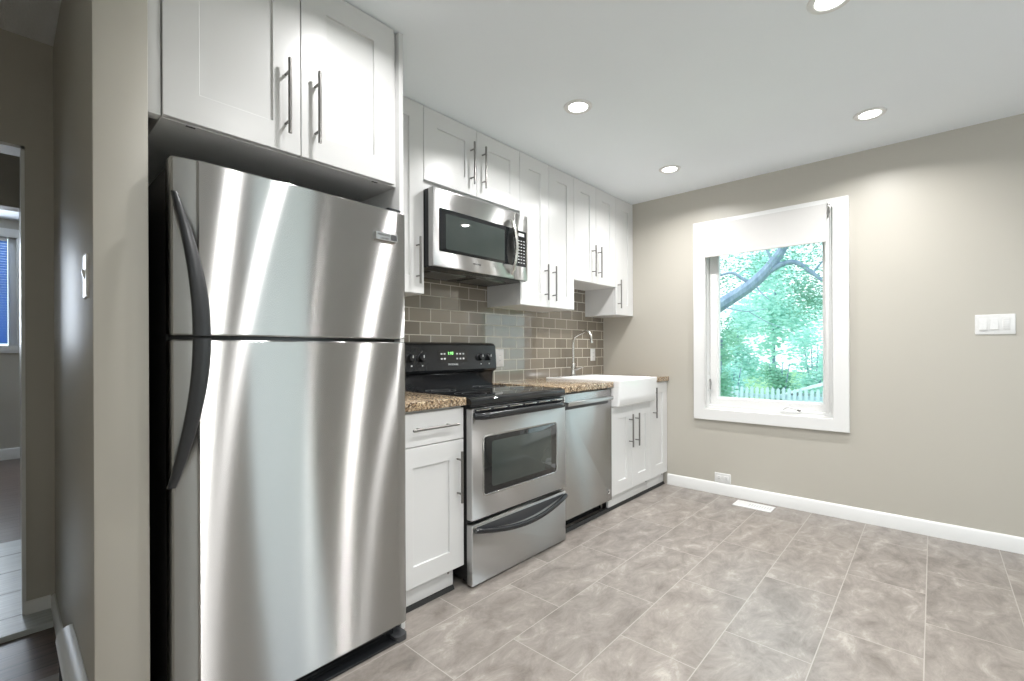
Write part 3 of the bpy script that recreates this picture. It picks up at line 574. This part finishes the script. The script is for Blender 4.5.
for bx, by, br in ((-2.10, -0.50, 0.105), (-1.71, -0.50, 0.085), (-2.10, -0.22, 0.085), (-1.71, -0.22, 0.105)):
    bm = bmn()
    for rr in (br, br * 0.62): lathe(bm, [(rr - 0.0015, 0.9106), (rr - 0.0015, 0.9112), (rr + 0.0015, 0.9112), (rr + 0.0015, 0.9106)], (bx, by, 0), n=48)
    obj('burner_ring', bm, M_darkgrey, ct)
bm = bmn(); prism(bm, [(-0.012, 0.895), (-0.012, 1.175), (-0.020, 1.186), (-0.045, 1.190), (-0.075, 1.184), (-0.090, 1.170), (-0.0915, 1.155), (-0.100, 1.035), (-0.102, 1.020), (-0.094, 1.006), (-0.070, 0.998), (-0.062, 0.985), (-0.062, 0.895)], 'X', RX0 - 0.001, RX1 + 0.001)
bmesh.ops.bevel(bm, geom=[e for e in bm.edges if abs(e.verts[0].co.x - e.verts[1].co.x) < 1e-6], offset=0.003, segments=2, affect='EDGES')
bg = obj('backguard', bm, M_black, rg)
def bgy(z): return -0.0915 - (1.155 - z) * (0.0085 / 0.12)
for kx in (-2.222, -2.146, -1.676, -1.602):
    y = bgy(1.095); bm = bmn(); lathe(bm, [(0.0, -0.030), (0.017, -0.030), (0.0195, -0.027), (0.021, -0.004), (0.026, 0.0), (0.0, 0.0)], (kx, y, 1.095), 'Y', 24)
    kb = obj('knob', bm, M_black, bg)
    bm = bmn(); box(bm, kx - 0.0022, kx + 0.0022, y - 0.0312, y - 0.0298, 1.097, 1.113); obj('knob_pointer', bm, M_print, kb)
    bm = bmn(); box(bm, kx + 0.004, kx + 0.013, bgy(1.05) - 0.0012, bgy(1.05) + 0.001, 1.046, 1.054); obj('dial_mark', bm, M_print, bg)
bm = bmn(); y0_, y1_ = bgy(1.066), bgy(1.138)
loops(bm, [[(-2.020, y0_ + 0.004, 1.066), (-1.790, y0_ + 0.004, 1.066), (-1.790, y1_ + 0.004, 1.138), (-2.020, y1_ + 0.004, 1.138)], [(-2.020, y0_ - 0.002, 1.066), (-1.790, y0_ - 0.002, 1.066), (-1.790, y1_ - 0.002, 1.138), (-2.020, y1_ - 0.002, 1.138)]])
cpn = obj('clock_panel', bm, M_blackglass, bg)
text('1:10', 0.026, M_green, cpn, (-1.925, bgy(1.121) - 0.0022, 1.121), (1, 0, 0), (0, 0.0708, 1), name='clock_digits')
for zr in (1.118, 1.088):
    for xx in (-1.995, -1.972, -1.872, -1.846, -1.820):
        bm = bmn(); box(bm, xx - 0.007, xx + 0.007, bgy(zr) - 0.003, bgy(zr) - 0.0015, zr - 0.005, zr + 0.005, 0.0005); obj('touch_button', bm, M_print, cpn)
text('FRIGIDAIRE', 0.016, M_print, bg, (-1.905, bgy(1.052) - 0.0004, 1.052), (1, 0, 0), (0, 0.0708, 1))
# oven door
dz0, dz1 = 0.320, 0.858
od = obj('oven_door', face_bm(RX0, RX1, dz0, dz1, RYF, -0.642, 0.006), M_steel2, rg)
bm = loops(bmn(), [rrect(-2.212, -1.612, 0.424, 0.723, RYF - 0.0002, 0.024), rrect(-2.212, -1.612, 0.424, 0.723, RYF - 0.003, 0.024), rrect(-2.212, -1.612, 0.424, 0.723, RYF - 0.003, 0.024, i=0.007), rrect(-2.212, -1.612, 0.424, 0.723, RYF - 0.0012, 0.024, i=0.009)]); wf = obj('window_frame', bm, M_steel, od)
bm = loops(bmn(), [rrect(-2.204, -1.620, 0.432, 0.715, RYF - 0.0014, 0.018), rrect(-2.204, -1.620, 0.432, 0.715, RYF - 0.002, 0.018, i=0.001)]); ow = obj('window', bm, M_blackglass, od)
bm = loops(bmn(), [rrect(-2.150, -1.668, 0.462, 0.688, RYF - 0.0021, 0.015), rrect(-2.150, -1.668, 0.462, 0.688, RYF - 0.0026, 0.015, i=0.001)]); obj('inner_glass', bm, M_ovenglass, ow)
bm = bmn(); hp = []
for k in range(25):
    s = k / 24; e = min(1.0, min(s, 1 - s) / 0.07); hp.append((-2.262 + 0.694 * s, RYF - 0.004 - 0.034 * math.sin(e * PI / 2) ** 0.6, 0.822))
tube(bm, hp, [0.017] * 25, 14, True, (1, 0.75, 1.0)); obj('handle', bm, M_black, od)
bm = bmn()
box(bm, RX0 + 0.018, RX1 - 0.014, RYF - 0.0012, RYF + 0.001, 0.832, 0.8565, 0.0005); vt = obj('vent_strip', bm, M_black, od)
for k in range(6):
    bm = bmn(); box(bm, -2.255 + k * 0.119, -2.255 + k * 0.119 + 0.098, RYF - 0.004, RYF - 0.001, 0.8455, 0.8515, 0.0008); obj('vent_louver', bm, M_fsteel, vt)
bm = bmn()
for k in range(7): box(bm, RX0 + 0.010, RX0 + 0.013, RYF - 0.0008, RYF + 0.001, 0.79 + k * 0.009, 0.794 + k * 0.009)
obj('side_vent', bm, M_shadowgap, od)
# storage drawer
sd = obj('storage_drawer', face_bm(RX0, RX1, 0.008, 0.300, RYF, -0.642, 0.006), M_steel2, rg)
bm = bmn(); hp = []; rad = []
for k in range(33):
    s = k / 32; a = math.sin(PI * s); hp.append((-2.268 + 0.728 * s, RYF - 0.010 - 0.030 * a ** 0.7, 0.276 - 0.046 * a)); rad.append(0.013)
tube(bm, hp, rad, 12, True, (1, 1.0, 1.0)); obj('handle', bm, M_black, sd)
bm = bmn(); top = []; bot = []
for k in range(25):
    s = k / 24; a = math.sin(PI * s); xx = -2.255 + 0.702 * s; bot.append((xx, 0.280 - 0.048 * a)); top.append((xx, 0.287))
prism(bm, bot + top[::-1], 'Y', RYF - 0.0015, RYF + 0.001); obj('grip_recess', bm, M_darkgrey, sd)

# ------------------------------------------------------------------ dishwasher
dw = thing('dishwasher', 'stainless steel dishwasher with a bar handle between range and sink cabinet', 'dishwasher', (-1.22, -0.32, 0))
bm = bmn(); box(bm, X3 + 0.004, X2 - 0.004, -0.600, -0.03, 0.10, 0.872, 0.002); obj('tub_body', bm, M_blacktex, dw)
DWF = -0.634
dwd = obj('door', face_bm(X3 + 0.003, X2 - 0.003, 0.088, 0.866, DWF, -0.602, 0.004), M_steel, dw)
bm = bmn(); z = 0.808; y = DWF - 0.034
box(bm, -1.490, -0.962, y - 0.009, y + 0.007, z - 0.012, z + 0.012, 0.004, 3)
for xx in (-1.478, -0.974): box(bm, xx - 0.012, xx + 0.012, y + 0.002, DWF + 0.001, z - 0.010, z + 0.010, 0.002)
obj('handle', bm, M_steel2, dwd)
bm = bmn(); box(bm, -1.478, -0.968, DWF - 0.0012, DWF + 0.002, 0.770, 0.794, 0.001); obj('handle_shadow_strip', bm, M_darkgrey, dwd)  # dark strip standing in for the shadow under the handle
bm = bmn(); lathe(bm, [(0.0, -0.0015), (0.0115, -0.0015), (0.0145, -0.003), (0.0165, -0.003), (0.0175, 0.0), (0.0, 0.0)], (-0.962, DWF, 0.155), 'Y', 28); bdg = obj('badge', bm, M_chrome, dwd)
bm = bmn(); tube(bm, [(-0.970, DWF - 0.0022, 0.158), (-0.966, DWF - 0.0022, 0.148), (-0.960, DWF - 0.0022, 0.160), (-0.954, DWF - 0.0022, 0.150)], 0.0009, 6); obj('badge_monogram', bm, M_darkprint, bdg)
bm = bmn(); box(bm, X3 + 0.006, X2 - 0.006, -0.545, -0.53, 0.006, 0.098, 0.002); obj('kick_plate', bm, M_black, dw)
bm = bmn(); prism(bm, [(-0.588, 0.0), (-0.612, 0.0), (-0.612, 0.003), (-0.603, 0.019), (-0.588, 0.019)], 'X', X3 + 0.002, X2 - 0.001); obj('dark_toe_strip', bm, M_shadowgap, dw)  # same dark floor-level strip continued below the dishwasher
for xx in (X3 + 0.04, X2 - 0.035):
    bm = bmn(); cyl(bm, (xx, -0.566, 0.0), (xx, -0.566, 0.012), 0.016, 14); cyl(bm, (xx, -0.566, 0.012), (xx, -0.566, 0.101), 0.006, 10); obj('leg', bm, M_nickel, dw)

# ------------------------------------------------------------------ outlets, switches, register
def plate_x(name, label, cat, x, y0, y1, z0, z1, sgn):
    """wall plate on an x = const wall facing sgn"""
    t = thing(name, label, cat, (x, (y0 + y1) / 2, (z0 + z1) / 2)); L = []
    for dx, i in ((0.0003, 0), (0.003, 0), (0.0055, 0.002), (0.006, 0.004)): L.append([(x + sgn * dx, p[0], p[2]) for p in rrect(min(y0, y1), max(y0, y1), z0, z1, 0, 0.004, 4, i)])
    obj('wall_plate', loops(bmn(), L), M_white_pl, t); return t
t = plate_x('light_switch', 'white three-gang wall switch plate on the right part of the window wall', 'switch', 0.0, -2.658, -2.495, 1.217, 1.332, -1)
for k, yc in enumerate((-2.528, -2.574)):
    bm = bmn(); prism(bm, [(-0.004, 1.243), (-0.004, 1.309), (-0.0075, 1.308), (-0.0115, 1.245)], 'Y', yc - 0.015, yc + 0.015); obj('rocker', bm, M_white_pl, t)
bm = bmn(); box(bm, -0.0072, -0.004, -2.636, -2.606, 1.242, 1.309, 0.0008); dm = obj('dimmer', bm, M_white_pl, t)
bm = bmn()
for k in range(5): box(bm, -0.0078, -0.007, -2.632, -2.610, 1.250 + k * 0.012, 1.2515 + k * 0.012)
obj('dimmer_ribs', bm, M_print, dm)
t = plate_x('wall_outlet', 'white horizontal outlet plate low on the window wall just above the baseboard', 'outlet', 0.0, -1.143, -1.022, 0.0925, 0.168, -1)
for yc in (-1.055, -1.110):
    bm = bmn(); box(bm, -0.0085, -0.005, yc - 0.017, yc + 0.017, 0.113, 0.148, 0.004, 3); rc = obj('receptacle', bm, M_white_pl, t)
    for dz in (-0.007, 0.007):
        bm = bmn(); box(bm, -0.0089, -0.008, yc - 0.006, yc + 0.004, 0.1305 + dz - 0.001, 0.1305 + dz + 0.001); obj('slot', bm, M_shadowgap, rc)
def outlet_y(label, x0, x1, z0, z1):
    y = -0.0102; t = thing('wall_outlet', label, 'outlet', ((x0 + x1) / 2, y, (z0 + z1) / 2))
    obj('wall_plate', loops(bmn(), [rrect(x0, x1, z0, z1, y, 0.004), rrect(x0, x1, z0, z1, y - 0.004, 0.004), rrect(x0, x1, z0, z1, y - 0.006, 0.004, i=0.003)]), M_white_pl, t)
    xc = (x0 + x1) / 2; zc = (z0 + z1) / 2
    bm = bmn(); box(bm, xc - 0.0165, xc + 0.0165, y - 0.0085, y - 0.005, zc - 0.034, zc + 0.034, 0.001); rc = obj('receptacle', bm, M_white_pl, t)
    for dz in (-0.018, 0.018):
        bm = bmn()
        for dx in (-0.006, 0.006): box(bm, xc + dx - 0.001, xc + dx + 0.001, y - 0.0089, y - 0.008, zc + dz - 0.004, zc + dz + 0.004)
        obj('socket_slots', bm, M_shadowgap, rc)
outlet_y('white vertical outlet plate on the tile right of the faucet', -0.222, -0.150, 1.040, 1.150)
outlet_y('white vertical outlet plate on the tile just right of the range backguard', -1.445, -1.362, 1.022, 1.148)
bm = bmn(); rg_ = thing('floor_register', 'white metal floor register in the tile below the kitchen window', 'vent', (-0.137, -1.342, 0.0))
box(bm, -0.208, -0.066, -1.470, -1.214, 0.0003, 0.005, 0.002); obj('cover_plate', bm, M_white_pl, rg_)
bm = bmn()
for k in range(9): box(bm, -0.165, -0.11, -1.455 + k * 0.017, -1.4475 + k * 0.017, 0.0046, 0.0054)
obj('slots', bm, M_print, rg_)

# ------------------------------------------------------------------ recessed ceiling lights
def downlight(x, y, label):
    t = thing('recessed_light', label, 'light', (x, y, H), 'recessed ceiling lights')
    bm = bmn(); lathe(bm, [(0.048, -0.001), (0.052, -0.006), (0.060, -0.008), (0.072, -0.006), (0.076, -0.0005), (0.048, -0.0005)], (x, y, H), n=40); obj('trim_ring', bm, M_trim, t)
    bm = bmn(); lathe(bm, [(0.0, -0.0045), (0.030, -0.0042), (0.0495, -0.003), (0.0495, -0.0008), (0.0, -0.0008)], (x, y, H), n=36); obj('lamp_lens', bm, M_lamp, t)
    lo_ = light('lamp_light', 'AREA', (x, y, H - 0.012), (0, 0, 0), 9.6, (1.0, 0.99, 0.98), shape='DISK', size=0.06, spread=2.65); lo_.parent = None
    return t
downlight(-1.72, -0.908, 'lit round recessed light nearest the microwave cabinets, foremost of the left pair')
downlight(-0.566, -0.909, 'lit round recessed light closest to the corner of cabinets and window wall')
downlight(-0.570, -2.058, 'lit round recessed light nearest the window wall above the switch plate side')
downlight(-1.72, -2.035, 'lit round recessed light cut off by the top edge of the photo')
for x, y, pw in ((-2.87, -1.08, 4.4), (-2.87, -2.05, 9.0), (-1.72, -3.2, 3.0), (-2.87, -3.2, 9.6)):
    light('lamp_light', 'AREA', (x, y, H - 0.012), (0, 0, 0), pw, (1.0, 0.99, 0.98), shape='DISK', size=0.06, spread=2.65)

# ------------------------------------------------------------------ hall
t = thing('light_switch', 'white toggle switch plate on the shaded side of the stub wall', 'switch', (XS0, -0.568, 1.345))
obj('wall_plate', loops(bmn(), [[(XS0 - dx, p[0], p[2]) for p in rrect(-0.622, -0.550, 1.285, 1.405, 0, 0.004, 4, i)] for dx, i in ((0.0003, 0), (0.003, 0), (0.006, 0.003))]), M_white_pl, t)
bm = bmn(); prism(bm, [(XS0 - 0.005, 1.330), (XS0 - 0.005, 1.360), (XS0 - 0.010, 1.364), (XS0 - 0.012, 1.357)], 'Y', -0.592, -0.580); obj('toggle', bm, M_white_pl, t)
# rounded cream heater cover along the stub wall
hc = thing('baseboard_heater', 'rounded cream baseboard heater cover low on the hall side of the stub wall', 'heater', (XS0 - 0.02, -0.45, 0.0))
pr = [(XS0 - 0.015, 0.10)]; cur = []
for k in range(9):
    a = k / 8 * PI / 2; cur.append((XS0 - 0.001 - 0.040 * math.sin(a), 0.196 + 0.036 * math.cos(a)))
outer = cur + [(XS0 - 0.042, 0.188)]; inner = [(p[0] + 0.003, p[1] - 0.004) for p in outer][::-1]
bm = bmn(); prism(bm, outer + inner, 'Y', -0.698, -0.172); obj('cover', bm, M_trim, hc)
bm = bmn(); box(bm, XS0 - 0.034, XS0 - 0.0155, -0.698, -0.180, 0.0, 0.17); obj('heating_element', bm, M_shadowgap, hc)
bm = bmn(); cyl(bm, (XS0 - 0.030, -0.205, 0.045), (XS0 - 0.062, -0.205, 0.045), 0.006, 10); lathe(bm, [(0, -0.012), (0.012, -0.010), (0.014, 0), (0.012, 0.006), (0, 0.006)], (XS0 - 0.064, -0.205, 0.045), 'X', 14); obj('valve_knob', bm, M_brass, hc)
# far room window with blind
w2 = bpy.data.objects.new('window_2', None); COL.objects.link(w2); w2.location = ((wx0 + wx1) / 2, 5.0, wz0); w2['kind'] = 'structure'; ORG[w2] = ((wx0 + wx1) / 2, 5.0, wz0)
bm = bmn()
for a in ((wx0 - 0.09, wx1 + 0.09, wz1, wz1 + 0.09), (wx0 - 0.09, wx1 + 0.09, wz0 - 0.08, wz0)): box(bm, a[0], a[1], 4.975, 4.9995, a[2], a[3], 0.003)
for a in ((wx0 - 0.09, wx0), (wx1, wx1 + 0.09)): box(bm, a[0], a[1], 4.975, 4.9995, wz0, wz1, 0.003)
obj('casing', bm, M_trim, w2)
bm = bmn(); box(bm, wx0, wx1, 5.07, 5.075, wz0, wz1); obj('glass_pane', bm, M_glass, w2)
bm = bmn()
for a, b_ in ((wx0, wx0 + 0.05), (wx1 - 0.06, wx1), (-4.65, -4.60)): box(bm, a, b_, 5.05, 5.10, wz0, wz1, 0.003)
obj('sash', bm, M_trim, w2)
vb_ = thing('venetian_blind', 'horizontal slat blind, coloured with the blue sky glow, in the far room window beyond the hall', 'blind', (-4.65, 5.03, wz0))
bm = bmn()
nz = 40
for k in range(nz):
    zz = wz0 + 0.02 + (wz1 - wz0 - 0.06) * k / nz; prism(bm, [(5.020, zz), (5.036, zz + 0.027), (5.0375, zz + 0.0265), (5.0215, zz - 0.0005)], 'X', wx0 + 0.02, wx1 - 0.065)
obj('slats', bm, M_blind, vb_)
bm = bmn(); box(bm, wx0 + 0.02, wx1 - 0.065, 5.01, 5.045, wz1 - 0.04, wz1 - 0.002, 0.003); obj('headrail', bm, M_white_pl, vb_)

# ------------------------------------------------------------------ garden beyond the window
bm = bmn(); box(bm, 0.3, 40, -25, 30, -0.75, -0.70); struct('ground', bm, M_grass)
GZ = -0.70
def leaves(bm, centre, radius, count, size, squash=(1, 1, 1)):
    for _ in range(count):
        d = Vector((random.gauss(0, 0.5), random.gauss(0, 0.5), random.gauss(0, 0.5)))
        if d.length > 1.2: d = d.normalized() * 1.2
        c = Vector(centre) + Vector((d.x * squash[0], d.y * squash[1], d.z * squash[2])) * radius
        n = Vector((random.uniform(-1, 1), random.uniform(-1, 1), random.uniform(-0.4, 1))).normalized(); u, w = frame_of(n); s = size * random.uniform(0.6, 1.3)
        q = [c - u * s, c - w * s * 0.45 + u * s * 0.1 + n * s * 0.12, c + u * s, c + w * s * 0.45 + u * s * 0.1 + n * s * 0.12]
        vv = [bm.verts.new(p) for p in q]; bm.faces.new(vv)
    return bm
def smooth_path(P, n=6):
    P = [Vector(p) for p in P]; out = []
    for i in range(len(P) - 1):
        a = P[max(i - 1, 0)]; b_ = P[i]; c = P[i + 1]; d = P[min(i + 2, len(P) - 1)]
        for k in range(n):
            t_ = k / n; out.append(0.5 * ((2 * b_) + (c - a) * t_ + (2 * a - 5 * b_ + 4 * c - d) * t_ ** 2 + (3 * b_ - a - 3 * c + d) * t_ ** 3))
    out.append(P[-1]); return out
def limb(bm, P, r0, r1):
    Q = smooth_path(P); N = len(Q); tube(bm, Q, [r0 + (r1 - r0) * i / (N - 1) for i in range(N)], 9); return bm
tr = thing('tree', 'spreading leafy tree with a thick slanting limb just outside the kitchen window', 'tree', (5.2, 1.9, GZ))
bm = bmn(); limb(bm, [(5.2, 1.9, GZ), (5.25, 1.85, 0.2), (5.2, 1.7, 1.0), (5.1, 1.2, 1.55), (5.0, 0.62, 1.92), (5.0, 0.04, 2.28), (5.0, -0.28, 2.60), (4.95, -0.50, 2.92), (4.8, -0.8, 3.5)], 0.19, 0.045); obj('trunk', bm, M_bark, tr)
bm = bmn()
limb(bm, [(5.0, -0.15, 2.42), (5.0, -0.40, 2.56), (5.05, -0.62, 2.58), (5.1, -0.85, 2.38), (5.1, -1.05, 2.22), (5.1, -1.3, 2.30)], 0.055, 0.015)
limb(bm, [(5.0, 0.05, 2.28), (4.95, 0.18, 2.38), (4.9, 0.35, 2.50), (4.9, 0.62, 2.46), (4.9, 0.9, 2.44)], 0.035, 0.012)
limb(bm, [(5.0, 0.0, 2.28), (4.95, -0.10, 2.13), (4.9, -0.25, 1.98)], 0.018, 0.006)
limb(bm, [(5.1, -0.30, 2.55), (5.2, -0.20, 2.75), (5.2, -0.10, 3.0)], 0.04, 0.01)
limb(bm, [(5.0, 0.6, 1.93), (4.9, 0.35, 1.86), (4.9, 0.1, 1.80), (4.95, -0.2, 1.83)], 0.014, 0.004)
limb(bm, [(5.05, 0.1, 1.80), (5.05, -0.2, 1.60), (5.0, -0.6, 1.42)], 0.008, 0.003)
limb(bm, [(5.1, -0.85, 2.38), (5.2, -0.95, 2.55), (5.2, -1.1, 2.75)], 0.02, 0.006)
obj('branches', bm, M_bark, tr)
bm = bmn()
for c, r, k in (((5.3, -0.75, 2.15), 0.42, 620), ((5.3, -1.2, 2.65), 0.55, 520), ((5.2, -0.55, 2.85), 0.5, 420), ((5.4, 0.15, 2.75), 0.5, 330), ((5.3, 0.6, 2.35), 0.35, 220), ((5.3, 0.75, 2.75), 0.4, 200), ((5.4, -0.75, 1.95), 0.28, 200), ((5.5, -1.9, 2.5), 0.7, 400), ((5.3, 0.62, 1.55), 0.22, 130)):
    leaves(bm, c, r, int(k * 1.7), 0.026)
obj('foliage', bm, M_leaf, tr, smooth=0)
def bush_tree(name, label, x, y, h, r, lm, count, size, trunk=0.1):
    t = thing(name, label, 'tree', (x, y, GZ))
    bm = bmn(); limb(bm, [(x, y, GZ), (x + 0.1, y + 0.05, GZ + h * 0.3), (x, y - 0.05, GZ + h * 0.75)], trunk, trunk * 0.4); obj('trunk', bm, M_bark, t)
    bm = bmn()
    for k in range(14):
        a = random.uniform(0, 2 * PI); q = random.uniform(0, 0.75) * r; zz = GZ + h * random.uniform(0.22, 0.95)
        leaves(bm, (x + q * math.cos(a), y + q * math.sin(a), zz), r * random.uniform(0.35, 0.55), count // 14, size)
    obj('foliage', bm, lm, t, smooth=0); return t
bush_tree('bushy_tree', 'darker green bushy tree at the left edge of the window view', 6.6, 1.15, 2.75, 0.55, M_leaf3, 2400, 0.045)
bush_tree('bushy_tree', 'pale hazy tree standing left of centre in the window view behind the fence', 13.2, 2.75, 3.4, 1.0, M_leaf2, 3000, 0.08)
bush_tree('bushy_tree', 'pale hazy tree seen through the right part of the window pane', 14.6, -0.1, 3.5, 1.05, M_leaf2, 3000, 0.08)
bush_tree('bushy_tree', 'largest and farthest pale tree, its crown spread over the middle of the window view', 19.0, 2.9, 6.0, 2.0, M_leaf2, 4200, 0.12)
def shrub(name, label, x, y, h, r, lm, count, size):
    t = thing(name, label, 'shrub', (x, y, GZ)); bm = bmn()
    for k in range(4): limb(bm, [(x, y, GZ), (x + 0.1 * (k - 1.5), y + 0.12 * (k - 1.5), GZ + h * 0.4), (x + 0.12 * (k - 1.5), y + 0.2 * (k - 1.5), GZ + h * 0.8)], 0.03, 0.01)
    obj('stem', bm, M_bark, t); bm = bmn()
    for k in range(12):
        a = random.uniform(0, 2 * PI); q = random.uniform(0, 0.6) * r; leaves(bm, (x + q * math.cos(a), y + q * math.sin(a), GZ + h * random.uniform(0.1, 0.9)), r * random.uniform(0.4, 0.6), count // 12, size)
    obj('foliage', bm, lm, t, smooth=0); return t
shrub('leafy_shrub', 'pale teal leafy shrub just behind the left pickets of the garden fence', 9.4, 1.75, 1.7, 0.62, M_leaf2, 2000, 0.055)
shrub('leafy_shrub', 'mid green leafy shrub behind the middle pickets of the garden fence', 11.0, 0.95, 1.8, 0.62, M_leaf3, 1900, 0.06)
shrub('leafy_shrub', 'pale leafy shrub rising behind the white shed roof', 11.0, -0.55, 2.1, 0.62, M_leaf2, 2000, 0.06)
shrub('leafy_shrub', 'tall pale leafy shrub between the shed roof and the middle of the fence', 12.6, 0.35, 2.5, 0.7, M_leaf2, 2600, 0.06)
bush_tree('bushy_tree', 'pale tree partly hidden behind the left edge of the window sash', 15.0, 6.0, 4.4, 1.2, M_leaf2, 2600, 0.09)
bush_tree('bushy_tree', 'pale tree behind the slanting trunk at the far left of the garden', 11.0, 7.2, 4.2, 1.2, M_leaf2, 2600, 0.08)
# picket fence
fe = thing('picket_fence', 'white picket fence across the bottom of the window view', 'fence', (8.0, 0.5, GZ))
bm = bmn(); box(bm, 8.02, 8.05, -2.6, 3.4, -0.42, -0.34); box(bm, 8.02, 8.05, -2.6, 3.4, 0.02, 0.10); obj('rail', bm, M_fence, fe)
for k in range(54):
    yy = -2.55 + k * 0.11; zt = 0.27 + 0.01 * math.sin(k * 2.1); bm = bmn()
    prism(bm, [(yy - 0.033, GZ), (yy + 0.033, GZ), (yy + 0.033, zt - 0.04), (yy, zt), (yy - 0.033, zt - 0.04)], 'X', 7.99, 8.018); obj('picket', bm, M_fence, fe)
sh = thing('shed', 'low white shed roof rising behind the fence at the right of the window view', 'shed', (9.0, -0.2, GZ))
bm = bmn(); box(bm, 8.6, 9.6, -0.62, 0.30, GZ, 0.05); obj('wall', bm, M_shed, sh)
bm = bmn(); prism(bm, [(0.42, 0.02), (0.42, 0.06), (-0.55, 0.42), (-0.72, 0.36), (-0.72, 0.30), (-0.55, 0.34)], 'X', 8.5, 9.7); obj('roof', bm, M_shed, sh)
